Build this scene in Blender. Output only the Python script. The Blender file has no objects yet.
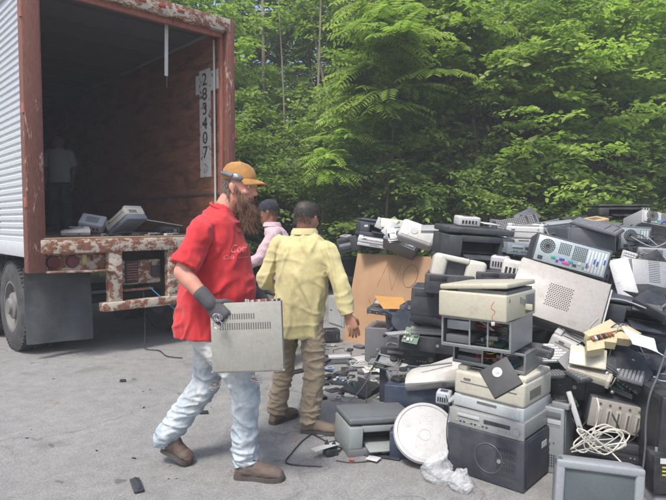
import bpy, bmesh, math, random
import numpy as np
from mathutils import Vector, Matrix, Euler, noise
from mathutils.bvhtree import BVHTree
random.seed(7)
PI = math.pi; R = math.radians
scene = bpy.context.scene
COL = scene.collection
F = 560.0; CAMH = 1.5; HOR = 222.0
PITCH = math.atan((250 - HOR) / F)
cp, sp = math.cos(PITCH), math.sin(PITCH)
def P(x, y, d):
    """world point seen at photo pixel (x, y) (666x500) at depth Y=d"""
    u = (x - 333) / F; v = (250 - y) / F
    ry = cp + v * sp; rz = -sp + v * cp
    s = d / ry
    return Vector((u * s, d, CAMH + rz * s))

# ------------------------------------------------------------------ materials
MATS = {}
def newmat(name):
    m = bpy.data.materials.new(name); m.use_nodes = True
    nt = m.node_tree; nt.nodes.clear()
    out = nt.nodes.new('ShaderNodeOutputMaterial'); b = nt.nodes.new('ShaderNodeBsdfPrincipled')
    nt.links.new(b.outputs[0], out.inputs[0])
    return m, nt, b
def N(nt, t, **kw):
    n = nt.nodes.new(t)
    for k, v in kw.items():
        if k in n.inputs: n.inputs[k].default_value = v
        else: setattr(n, k, v)
    return n
def rgba(c): return (c[0], c[1], c[2], 1)
def coords(nt, scale=(1, 1, 1), rot=(0, 0, 0)):
    tc = nt.nodes.new('ShaderNodeTexCoord'); mp = nt.nodes.new('ShaderNodeMapping')
    mp.inputs['Scale'].default_value = scale; mp.inputs['Rotation'].default_value = rot
    nt.links.new(tc.outputs['Object'], mp.inputs[0]); return mp.outputs[0]
def ramp(nt, fac, stops):
    r = nt.nodes.new('ShaderNodeValToRGB'); e = r.color_ramp.elements
    while len(e) < len(stops): e.new(0.5)
    for i, (p, c) in enumerate(stops):
        e[i].position = p; e[i].color = rgba(c) if len(c) == 3 else c
    nt.links.new(fac, r.inputs[0]); return r.outputs[0]
def noisetex(nt, vec, scale, detail=4, rough=.6, dist=0):
    n = nt.nodes.new('ShaderNodeTexNoise'); n.inputs['Scale'].default_value = scale
    n.inputs['Detail'].default_value = detail; n.inputs['Roughness'].default_value = rough
    n.inputs['Distortion'].default_value = dist
    nt.links.new(vec, n.inputs['Vector']); return n.outputs[0]
def mix(nt, fac, a, b, mode='MIX'):
    m = nt.nodes.new('ShaderNodeMix'); m.data_type = 'RGBA'; m.blend_type = mode
    for s, v in ((0, fac), (6, a), (7, b)):
        if isinstance(v, (float, int)): m.inputs[s].default_value = v
        elif isinstance(v, tuple): m.inputs[s].default_value = rgba(v)
        else: nt.links.new(v, m.inputs[s])
    return m.outputs[2]
def bump(nt, b, h, strength=.3, dist=.01):
    n = nt.nodes.new('ShaderNodeBump'); n.inputs['Strength'].default_value = strength
    n.inputs['Distance'].default_value = dist
    nt.links.new(h, n.inputs['Height']); nt.links.new(n.outputs[0], b.inputs['Normal'])
def plast(c, rough=.5, metal=0.0, dirt=.5, spec=.4):
    """worn, dusty moulded plastic or painted metal"""
    key = (tuple(round(x, 3) for x in c), rough, metal, dirt)
    if key in MATS: return MATS[key]
    m, nt, b = newmat('worn_surface')
    v = coords(nt)
    n1 = noisetex(nt, v, 7, 6, .65, .4); n2 = noisetex(nt, v, 60, 3, .7)
    f1 = ramp(nt, n1, [(.38, (0, 0, 0)), (.72, (1, 1, 1))])
    dust = tuple(min(1, x * .55 + .10) for x in c) if max(c) < .3 else tuple(x * .80 * k for x, k in zip(c, (1, .96, .88)))
    c1 = mix(nt, f1, tuple(c), mixc(c, dust, dirt))
    f2 = ramp(nt, n2, [(.3, (.90, .90, .90)), (.7, (1.04, 1.04, 1.04))])
    c2 = mix(nt, 1.0, c1, f2, 'MULTIPLY')
    sc_ = noisetex(nt, coords(nt, (5, 5, 130), (.5, .35, .2)), 1.6, 3, .6, 1.5)
    f3 = ramp(nt, sc_, [(.66, (0, 0, 0)), (.70, (1, 1, 1))])
    c2 = mix(nt, .28, c2, mix(nt, f3, c2, tuple(min(1, x * 1.5 + .10) for x in c) if max(c) < .3 else tuple(x * .45 for x in c)))
    sp2 = noisetex(nt, v, 17, 4, .75, .8)
    c2 = mix(nt, .5 * dirt, c2, mix(nt, ramp(nt, sp2, [(.60, (0, 0, 0)), (.68, (1, 1, 1))]), c2, (.11, .095, .075)))
    nt.links.new(c2, b.inputs['Base Color'])
    rr = ramp(nt, n1, [(.3, (rough * .8,) * 3), (.7, (min(1, rough * 1.35),) * 3)])
    nt.links.new(rr, b.inputs['Roughness'])
    b.inputs['Metallic'].default_value = metal
    b.inputs['Specular IOR Level'].default_value = spec
    bump(nt, b, n2, .06, .004)
    MATS[key] = m; return m
def mixc(a, b, t): return tuple(x * (1 - t) + y * t for x, y in zip(a, b))
BLACK = (.018, .019, .022); DARK = (.035, .038, .045); CHAR = (.07, .075, .085); GREY = (.20, .21, .215)
LGREY = (.36, .37, .37); WHITE = (.54, .55, .545); CREAM = (.50, .475, .39); BEIGE = (.50, .46, .34)
SILVER = (.45, .46, .46); NAVY = (.02, .028, .05); TAUPE = (.27, .25, .215); BLUEG = (.22, .27, .31)
def flat(c, rough=.6, metal=0.): return plast(c, rough, metal, .15)
def paint_rust(name, paint, rust1=(.20, .06, .03), rust2=(.09, .03, .02), amount=.5, scale=3.0, stretch=(1, 1, 1)):
    m, nt, b = newmat(name)
    v = coords(nt, stretch)
    n = noisetex(nt, v, scale, 9, .68, .6); n2 = noisetex(nt, v, scale * 5, 5, .7, .3)
    mm = N(nt, 'ShaderNodeMath', operation='MULTIPLY_ADD'); nt.links.new(n2, mm.inputs[0]); mm.inputs[1].default_value = .35
    nt.links.new(n, mm.inputs[2])
    f = ramp(nt, mm.outputs[0], [(amount, (0, 0, 0)), (amount + .06, (1, 1, 1))])
    rc = mix(nt, ramp(nt, n2, [(.35, (0, 0, 0)), (.65, (1, 1, 1))]), rust2, rust1)
    pc = mix(nt, ramp(nt, n2, [(.45, (0, 0, 0)), (.8, (1, 1, 1))]), paint, tuple(x * .55 for x in paint))
    nt.links.new(mix(nt, f, rc, pc), b.inputs['Base Color'])
    b.inputs['Roughness'].default_value = .8
    bump(nt, b, mm.outputs[0], .6, .01); return m

# ------------------------------------------------------------------ mesh builder
class MB:
    def __init__(s): s.bm = bmesh.new(); s.mats = []
    def mi(s, m):
        if m not in s.mats: s.mats.append(m)
        return s.mats.index(m)
    def _fin(s, verts, m, M, smooth=False):
        bmesh.ops.transform(s.bm, matrix=M, verts=verts)
        i = s.mi(m); fs = set()
        for v in verts:
            for f in v.link_faces: fs.add(f)
        for f in fs: f.material_index = i; f.smooth = smooth
    def box(s, size, loc=(0, 0, 0), m=None, rot=(0, 0, 0), bev=0.0, seg=2, taper=None):
        r = bmesh.ops.create_cube(s.bm, size=1.0); vs = r['verts']
        for v in vs:
            if taper and v.co.z > 0: v.co.x *= taper[0]; v.co.y *= taper[1]; v.co.y += (taper[2] if len(taper) > 2 else 0) / max(size[1], 1e-6)
            v.co = Vector((v.co.x * size[0], v.co.y * size[1], v.co.z * size[2]))
        i = s.mi(m)
        for f in set(f for v in vs for f in v.link_faces): f.material_index = i
        if bev > 0:
            bev = min(bev, min(size) * .45)
            es = list(set(e for v in vs for e in v.link_edges))
            rr = bmesh.ops.bevel(s.bm, geom=es, offset=bev, segments=seg, affect='EDGES', profile=.5)
            vs = list(set(v for f in rr['faces'] for v in f.verts) | set(v for v in vs if v.is_valid))
            for f in set(f for v in vs for f in v.link_faces): f.smooth = len(f.verts) != 4 or True; f.material_index = i
        M = Matrix.Translation(loc) @ Euler(rot).to_matrix().to_4x4()
        bmesh.ops.transform(s.bm, matrix=M, verts=vs)
        return s
    def cyl(s, r, h, loc=(0, 0, 0), m=None, rot=(0, 0, 0), seg=20, r2=None):
        q = bmesh.ops.create_cone(s.bm, cap_ends=True, segments=seg, radius1=r, radius2=r if r2 is None else r2, depth=h)
        s._fin(q['verts'], m, Matrix.Translation(loc) @ Euler(rot).to_matrix().to_4x4())
        for f in set(f for v in q['verts'] for f in v.link_faces):
            f.smooth = len(f.verts) == 4
        return s
    def sph(s, r, loc=(0, 0, 0), m=None, sc=(1, 1, 1), seg=16, rot=(0, 0, 0)):
        q = bmesh.ops.create_uvsphere(s.bm, u_segments=seg, v_segments=max(6, seg // 2), radius=r)
        s._fin(q['verts'], m, Matrix.Translation(loc) @ Euler(rot).to_matrix().to_4x4() @ Matrix.Diagonal((sc[0], sc[1], sc[2], 1)), True); return s
    def face(s, pts, m, smooth=False):
        f = s.bm.faces.new([s.bm.verts.new(p) for p in pts]); f.material_index = s.mi(m); f.smooth = smooth; return s
    def loft(s, rings, m, cap=True, smooth=True, closed=True):
        vr = [[s.bm.verts.new(p) for p in r] for r in rings]; i = s.mi(m); n = len(vr[0])
        for a, b in zip(vr[:-1], vr[1:]):
            for k in range(n if closed else n - 1):
                f = s.bm.faces.new((a[k], a[(k + 1) % n], b[(k + 1) % n], b[k])); f.smooth = smooth; f.material_index = i
        if cap:
            for r, fl in ((vr[0], True), (vr[-1], False)):
                f = s.bm.faces.new(r[::-1] if fl else r); f.material_index = i
        return s
    def prism(s, pts, x0, x1, m, axis='x'):
        """pts (a,b) polygon in the plane perpendicular to axis, extruded x0..x1"""
        def mk(t, a, b): return {'x': (t, a, b), 'y': (a, t, b), 'z': (a, b, t)}[axis]
        return s.loft([[mk(x0, *p) for p in pts], [mk(x1, *p) for p in pts]], m, smooth=False)
    def tube(s, pts, r, m, n=6, cap=True):
        pts = [Vector(p) for p in pts]; rs = r if isinstance(r, (list, tuple)) else [r] * len(pts)
        rings = []; up = None
        for i, p in enumerate(pts):
            t = (pts[min(i + 1, len(pts) - 1)] - pts[max(i - 1, 0)]).normalized()
            if up is None: up = t.orthogonal().normalized()
            up = (up - t * up.dot(t))
            up = up.normalized() if up.length > 1e-5 else t.orthogonal().normalized()
            w = t.cross(up)
            rings.append([p + (up * math.cos(2 * PI * k / n) + w * math.sin(2 * PI * k / n)) * rs[i] for k in range(n)])
        return s.loft(rings, m, cap)
    def obj(s, name, parent=None, auto=True):
        bmesh.ops.recalc_face_normals(s.bm, faces=s.bm.faces)
        me = bpy.data.meshes.new(name); s.bm.to_mesh(me); s.bm.free()
        for m in s.mats: me.materials.append(m)
        if auto: me.set_sharp_from_angle(angle=R(38))
        o = bpy.data.objects.new(name, me); COL.objects.link(o)
        if parent is not None: o.parent = parent
        return o
def meshobj(name, verts, faces, m, parent=None, smooth=True):
    me = bpy.data.meshes.new(name); me.from_pydata([tuple(v) for v in verts], [], faces)
    for f in me.polygons: f.use_smooth = smooth
    me.materials.append(m); o = bpy.data.objects.new(name, me); COL.objects.link(o)
    if parent is not None: o.parent = parent
    return o
def empty(name, label=None, cat=None, group=None, loc=(0, 0, 0), rot=(0, 0, 0)):
    o = bpy.data.objects.new(name, None); COL.objects.link(o); o.location = loc; o.rotation_euler = rot
    o.empty_display_size = .1
    return tag(o, label, cat, group)
def tag(o, label=None, cat=None, group=None, kind=None):
    if label: o['label'] = label
    if cat: o['category'] = cat
    if group: o['group'] = group
    if kind: o['kind'] = kind
    return o
def dup(o, label=None, parent=None):
    c = o.copy(); COL.objects.link(c)
    if parent is not None: c.parent = parent
    if label: c['label'] = label
    for ch in list(o.children): dup(ch, None, c)
    return c
def spline(pts, n=8):
    pts = [Vector(p) for p in pts]; q = [pts[0]] + pts + [pts[-1]]; out = []
    for i in range(1, len(q) - 2):
        for k in range(n):
            t = k / n; a, b, c, d = q[i - 1], q[i], q[i + 1], q[i + 2]
            out.append(.5 * ((2 * b) + (c - a) * t + (2 * a - 5 * b + 4 * c - d) * t * t + (3 * b - a - 3 * c + d) * t ** 3))
    out.append(pts[-1]); return out
def textmesh(txt, size, m, M, name, parent=None, ext=.001, shear=0, space=1.0):
    cu = bpy.data.curves.new(name, 'FONT'); cu.body = txt; cu.size = size; cu.extrude = ext; cu.align_x = 'CENTER'; cu.align_y = 'CENTER'
    cu.shear = shear; cu.space_character = space
    o = bpy.data.objects.new(name, cu); COL.objects.link(o)
    dg = bpy.context.evaluated_depsgraph_get(); me = bpy.data.meshes.new_from_object(o.evaluated_get(dg))
    bpy.data.objects.remove(o); bpy.data.curves.remove(cu)
    me.transform(M); me.materials.clear(); me.materials.append(m); me.name = name
    q = bpy.data.objects.new(name, me); COL.objects.link(q)
    if parent is not None: q.parent = parent
    return q

# ------------------------------------------------------------------ camera, world, sun
cam = bpy.data.cameras.new('camera'); co = bpy.data.objects.new('camera', cam); COL.objects.link(co)
co.location = (0, 0, CAMH); co.rotation_euler = (PI / 2 - PITCH, 0, 0)
cam.sensor_width = 36; cam.lens = F / 666 * 36; cam.clip_end = 2000; cam.clip_start = .05
scene.camera = co
w = bpy.data.worlds.new('World'); scene.world = w; w.use_nodes = True
nt = w.node_tree; nt.nodes.clear()
sky = nt.nodes.new('ShaderNodeTexSky'); sky.sky_type = 'NISHITA'; sky.sun_disc = False
SUN_EL, SUN_AZ = R(60), R(-35)      # sun behind-left of the camera, high
# direction towards the sun
sd = Vector((math.cos(SUN_EL) * math.sin(R(-150)), math.cos(SUN_EL) * math.cos(R(-150)), math.sin(SUN_EL)))
sky.sun_elevation = SUN_EL; sky.sun_rotation = R(-150); sky.dust_density = 3.5; sky.air_density = 1.0; sky.ozone_density = .8
bg = nt.nodes.new('ShaderNodeBackground'); bg.inputs[1].default_value = .15
ow = nt.nodes.new('ShaderNodeOutputWorld'); nt.links.new(sky.outputs[0], bg.inputs[0]); nt.links.new(bg.outputs[0], ow.inputs[0])
sl = bpy.data.lights.new('sun', 'SUN'); sl.energy = 2.3; sl.angle = R(12); sl.color = (1, .965, .915)
so = bpy.data.objects.new('sun', sl); COL.objects.link(so); so.rotation_euler = (-sd).to_track_quat('-Z', 'Y').to_euler()
vs = scene.view_settings; vs.view_transform = 'Standard'; vs.look = 'None'; vs.gamma = 1; vs.use_curve_mapping = False
vs.exposure = .76
scene.cycles.max_bounces = 6; scene.cycles.transparent_max_bounces = 8
scene.cycles.use_denoising = True
try: scene.cycles.use_adaptive_sampling = True
except Exception: pass

# ------------------------------------------------------------------ ground
def ground():
    m, nt, b = newmat('worn_asphalt')
    v = coords(nt)
    big = noisetex(nt, v, .6, 4, .6); fine = noisetex(nt, v, 90, 3, .8); mid = noisetex(nt, v, 9, 6, .7)
    vo = N(nt, 'ShaderNodeTexVoronoi', Scale=110.0); nt.links.new(v, vo.inputs['Vector'])
    c = mix(nt, ramp(nt, big, [(.3, (0, 0, 0)), (.7, (1, 1, 1))]), (.205, .205, .202), (.275, .275, .270))
    c = mix(nt, 1.0, c, ramp(nt, fine, [(.3, (.60, .60, .60)), (.72, (1.3, 1.3, 1.3))]), 'MULTIPLY')
    c = mix(nt, 1.0, c, ramp(nt, mid, [(.3, (.78, .78, .78)), (.7, (1.1, 1.1, 1.1))]), 'MULTIPLY')
    st = ramp(nt, vo.outputs['Color'], [(.0, (.62, .62, .6)), (1, (1.28, 1.26, 1.22))])
    c = mix(nt, .5, c, mix(nt, 1.0, c, st, 'MULTIPLY'))
    # oil stains and dark drops
    sn = noisetex(nt, v, 2.3, 3, .5, .5); s2 = ramp(nt, sn, [(.62, (0, 0, 0)), (.70, (1, 1, 1))])
    sm = noisetex(nt, v, 5.5, 2, .4, .3); s3 = ramp(nt, sm, [(.715, (0, 0, 0)), (.74, (1, 1, 1))])
    c = mix(nt, .65, c, mix(nt, s3, c, (.06, .055, .05)))
    c = mix(nt, .38, c, mix(nt, s2, c, (.10, .095, .09)))
    # thin cracks
    cr = N(nt, 'ShaderNodeTexVoronoi', Scale=.55, feature='DISTANCE_TO_EDGE'); 
    wv = nt.nodes.new('ShaderNodeVectorMath'); wv.operation = 'ADD'
    nn = nt.nodes.new('ShaderNodeTexNoise'); nn.inputs['Scale'].default_value = 2.5; nt.links.new(v, nn.inputs['Vector'])
    nt.links.new(v, wv.inputs[0]); nt.links.new(nn.outputs['Color'], wv.inputs[1]); nt.links.new(wv.outputs[0], cr.inputs['Vector'])
    cf = ramp(nt, cr.outputs['Distance'], [(.0, (1, 1, 1)), (.006, (0, 0, 0))])
    c = mix(nt, .55, c, mix(nt, cf, c, (.07, .065, .06)))
    nt.links.new(c, b.inputs['Base Color']); b.inputs['Roughness'].default_value = .92
    bump(nt, b, mix(nt, .5, fine, vo.outputs['Distance']), .5, .006)
    mb = MB(); mb.box((60, 30, .2), (0, -2.6, -.1), m); o = mb.obj('asphalt_lot'); tag(o, kind='structure')
    m2, nt, b = newmat('forest_floor'); v = coords(nt)
    a = noisetex(nt, v, 3, 8, .7); bb = noisetex(nt, v, 25, 5, .7)
    c = mix(nt, ramp(nt, a, [(.4, (0, 0, 0)), (.6, (1, 1, 1))]), (.07, .05, .03), (.045, .07, .02))
    c = mix(nt, 1.0, c, ramp(nt, bb, [(.3, (.6, .6, .6)), (.7, (1.3, 1.3, 1.3))]), 'MULTIPLY')
    nt.links.new(c, b.inputs['Base Color']); b.inputs['Roughness'].default_value = 1
    bump(nt, b, bb, 1, .05)
    mb = MB(); mb.box((900, 900, .2), (0, 0, -.112), m2); tag(mb.obj('ground'), kind='structure')
ground()

# ------------------------------------------------------------------ forest
def leafmat(name, c1, c2, tr=.38, lum=1.0):
    m = bpy.data.materials.new(name); m.use_nodes = True; nt = m.node_tree; nt.nodes.clear()
    out = nt.nodes.new('ShaderNodeOutputMaterial')
    tc = nt.nodes.new('ShaderNodeTexCoord'); gi = nt.nodes.new('ShaderNodeNewGeometry'); oi = nt.nodes.new('ShaderNodeObjectInfo')
    n = noisetex(nt, tc.outputs['Object'], 1.2, 3, .6)
    mm = N(nt, 'ShaderNodeMath', operation='MULTIPLY_ADD'); nt.links.new(gi.outputs['Random Per Island'], mm.inputs[0]); mm.inputs[1].default_value = .5
    nt.links.new(n, mm.inputs[2])
    c = ramp(nt, mm.outputs[0], [(.35, c1), (.95, c2)])
    hs = nt.nodes.new('ShaderNodeHueSaturation'); nt.links.new(c, hs.inputs['Color'])
    vv = N(nt, 'ShaderNodeMapRange'); nt.links.new(oi.outputs['Random'], vv.inputs[0]); vv.inputs[3].default_value = .9 * lum; vv.inputs[4].default_value = 1.28 * lum
    nt.links.new(vv.outputs[0], hs.inputs['Value'])
    b = nt.nodes.new('ShaderNodeBsdfPrincipled'); nt.links.new(hs.outputs[0], b.inputs['Base Color']); b.inputs['Roughness'].default_value = .45
    b.inputs['Specular IOR Level'].default_value = .35
    t = nt.nodes.new('ShaderNodeBsdfTranslucent')
    tm = mix(nt, 1.0, hs.outputs[0], (1.1, 1.32, .62), 'MULTIPLY'); nt.links.new(tm, t.inputs[0])
    ms = nt.nodes.new('ShaderNodeMixShader'); ms.inputs[0].default_value = tr
    nt.links.new(b.outputs[0], ms.inputs[1]); nt.links.new(t.outputs[0], ms.inputs[2]); nt.links.new(ms.outputs[0], out.inputs[0])
    return m
LM_DEEP = leafmat('deep_green_leaves', (.10, .165, .055), (.225, .29, .09), .52)
LM_MID = leafmat('mid_green_leaves', (.115, .18, .05), (.26, .335, .10), .52)
LM_BRIGHT = leafmat('bright_green_leaves', (.17, .26, .065), (.36, .44, .13), .54)
def barkmat():
    m, nt, b = newmat('bark'); v = coords(nt, (1, 1, .25))
    n = noisetex(nt, v, 18, 6, .7)
    nt.links.new(ramp(nt, n, [(.3, (.035, .028, .02)), (.7, (.14, .115, .09))]), b.inputs['Base Color']); b.inputs['Roughness'].default_value = .95
    bump(nt, b, n, .8, .02); return m
BARK = barkmat()
rng = np.random.default_rng(11)
TPL = np.array([[0, 0, 0], [-.32, .3, .07], [-.27, .68, .05], [0, 1, -.06], [.27, .68, .05], [.32, .3, .07]])
def leaf_arrays(pos, dirs, ups, ln, wd):
    """hexagonal folded leaves -> verts, quads"""
    n = len(pos)
    dirs = dirs / np.linalg.norm(dirs, axis=1, keepdims=True)
    side = np.cross(dirs, ups); side /= np.linalg.norm(side, axis=1, keepdims=True) + 1e-9
    up = np.cross(side, dirs)
    T = TPL[None]
    v = pos[:, None] + side[:, None] * (T[..., 0:1] * wd[:, None, None]) + dirs[:, None] * (T[..., 1:2] * ln[:, None, None]) + up[:, None] * (T[..., 2:3] * ln[:, None, None])
    base = (np.arange(n) * 6)[:, None]
    q = np.concatenate([base + np.array([[0, 3, 2, 1]]), base + np.array([[0, 5, 4, 3]])], 0)
    return v.reshape(-1, 3), q
def fastmesh(name, v, q, mat):
    me = bpy.data.meshes.new(name); me.vertices.add(len(v)); me.vertices.foreach_set('co', v.astype(np.float32).ravel())
    me.loops.add(q.size); me.loops.foreach_set('vertex_index', q.astype(np.int32).ravel())
    me.polygons.add(len(q)); me.polygons.foreach_set('loop_start', np.arange(0, q.size, 4, dtype=np.int32))
    try: me.polygons.foreach_set('loop_total', np.full(len(q), 4, dtype=np.int32))
    except Exception: pass
    me.update(calc_edges=True); me.materials.append(mat); return me
def unit(a): return a / (np.linalg.norm(a, axis=-1, keepdims=True) + 1e-9)
def make_tree_data(name, H, cr, z0, nspray, leaf, mat, lean=.3, pinn=False, lr=.05, seed=1):
    """returns (crown mesh, trunk mesh). crown: sprays of leaves on twigs, from height z0 to H, radius cr"""
    g = np.random.default_rng(seed)
    mb = MB()
    top = Vector((g.normal(0, lean), g.normal(0, lean), H * .9))
    mid = Vector((g.normal(0, lean * .6), g.normal(0, lean * .6), H * .45))
    tp = spline([(0, 0, -.1), mid, top], 6)
    r0 = lr * (H / 4) ** .8
    mb.tube(tp, [r0 * (1 - .82 * i / (len(tp) - 1)) for i in range(len(tp))], BARK, 8)
    V = []; Q = []; off = 0
    nl = max(9, nspray // 9)
    limbs = []
    for i in range(nl):
        t = .18 + .8 * (i + g.random()) / nl if z0 < 1 else max(z0 / H, .2) + (1 - max(z0 / H, .2)) * (i + g.random()) / nl * .98
        k = min(t, .999) * (len(tp) - 1); a = tp[int(k)].lerp(tp[min(int(k) + 1, len(tp) - 1)], k - int(k))
        az = g.random() * 2 * PI
        zz = (a.z - z0) / max(H - z0, .1)
        rad = cr * math.sqrt(max(.12, 1 - (2 * min(max(zz, 0), 1) - .85) ** 2 * .75)) * (.6 + .55 * g.random())
        e = a + Vector((math.cos(az) * rad, math.sin(az) * rad, (.15 + .5 * g.random()) * rad * .8))
        m1 = a.lerp(e, .5) + Vector((g.normal(0, .08), g.normal(0, .08), rad * .12))
        pts = spline([a, m1, e], 5)
        rr = r0 * .38 * (1 - .6 * t)
        mb.tube(pts, [max(.004, rr * (1 - .85 * j / (len(pts) - 1))) for j in range(len(pts))], BARK, 5)
        limbs.append(pts)
    for s_ in range(nspray):
        L = limbs[int(g.integers(len(limbs)))]; k = g.random() ** .6 * (len(L) - 1); j = int(k)
        b0 = np.array(L[j].lerp(L[min(j + 1, len(L) - 1)], k - j))
        az = math.atan2(b0[1] - L[0].y, b0[0] - L[0].x) + g.normal(0, .9)
        b0 = b0 + g.normal(0, cr * .10, 3)
        out = np.array([math.cos(az), math.sin(az), g.normal(.0, .22)])
        ntw = 5 if not pinn else 6
        tw = .30 + .32 * g.random()
        for tws in range(ntw):
            a2 = (tws - (ntw - 1) / 2) * .42 + g.normal(0, .12)
            d = np.array([out[0] * math.cos(a2) - out[1] * math.sin(a2), out[0] * math.sin(a2) + out[1] * math.cos(a2), out[2] + g.normal(0, .12)])
            if pinn:
                l = .55 + .25 * g.random(); npr = 11
                ts = np.linspace(.15, 1, npr)
                up = np.array([g.normal(0, .2), g.normal(0, .2), 1.0]); sd_ = unit(np.cross(d, up))
                base = b0 + d * l * ts[:, None] + np.array([0, 0, -1]) * (ts[:, None] ** 2) * l * .38 + np.array([0, 0, .12]) * ts[:, None]
                tang = unit(d + np.array([0, 0, -1]) * ts[:, None] * .7)
                for sg in (-1, 1):
                    dr = unit(sd_ * sg + tang * .35 + np.array([0, 0, -.28]) + g.normal(0, .06, (npr, 3)))
                    ln = leaf * (1.15 - .55 * np.abs(ts - .45)) * (.9 + .2 * g.random(npr))
                    v, q = leaf_arrays(base, dr, np.tile(up, (npr, 1)), ln, ln * .42)
                    V.append(v); Q.append(q + off); off += len(v)
                mb.tube([Vector(base[0] - d * .1), Vector(base[npr // 2]), Vector(base[-1])], .004, BARK, 3, False)
            else:
                nlv = 8
                ts = (np.arange(nlv) + .5 + g.normal(0, .15, nlv)) / nlv
                up = unit(np.array([g.normal(0, .28), g.normal(0, .28), 1.0])); sd_ = unit(np.cross(d, up))
                pos = b0 + d * tw * ts[:, None] - np.array([0, 0, 1]) * (ts[:, None] ** 2) * tw * .25 + g.normal(0, .02, (nlv, 3))
                sg = np.where(np.arange(nlv) % 2 == 0, 1, -1)[:, None]
                dr = unit(sd_ * sg * .9 + d * .75 + np.array([0, 0, -.22]) + g.normal(0, .22, (nlv, 3)))
                ups = unit(up + g.normal(0, .30, (nlv, 3)))
                ln = leaf * (.6 + .65 * g.random(nlv))
                v, q = leaf_arrays(pos, dr, ups, ln, ln * .85)
                V.append(v); Q.append(q + off); off += len(v)
    cm = fastmesh(name + '_crown', np.concatenate(V), np.concatenate(Q), mat)
    bmesh.ops.recalc_face_normals(mb.bm, faces=mb.bm.faces)
    tm = bpy.data.meshes.new(name + '_trunk'); mb.bm.to_mesh(tm); mb.bm.free(); tm.materials.append(BARK)
    return cm, tm
def plant_tree(name, data, x, y, rz, s, label, cat, group):
    # nothing grows through the parked trailer
    lx = .725 * (x + 3.117) + .689 * (y - 5.78); rr = {'forest_tree': 3.3, 'young_tree': 2.5, 'woods_shrub': 1.75, 'frond_tree': 1.5}[name]
    if -rr < lx < 2.42 + rr and -.689 * (x + 3.117) + .725 * (y - 5.78) < 13.2 + rr: return None
    r = empty(name, label, cat, group, (x, y, 0), (0, 0, rz)); r.scale = s if isinstance(s, tuple) else (s, s, s)
    for nm, me in zip(('crown', 'trunk'), data):
        o = bpy.data.objects.new(nm, me); COL.objects.link(o); o.parent = r
    return r
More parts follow.
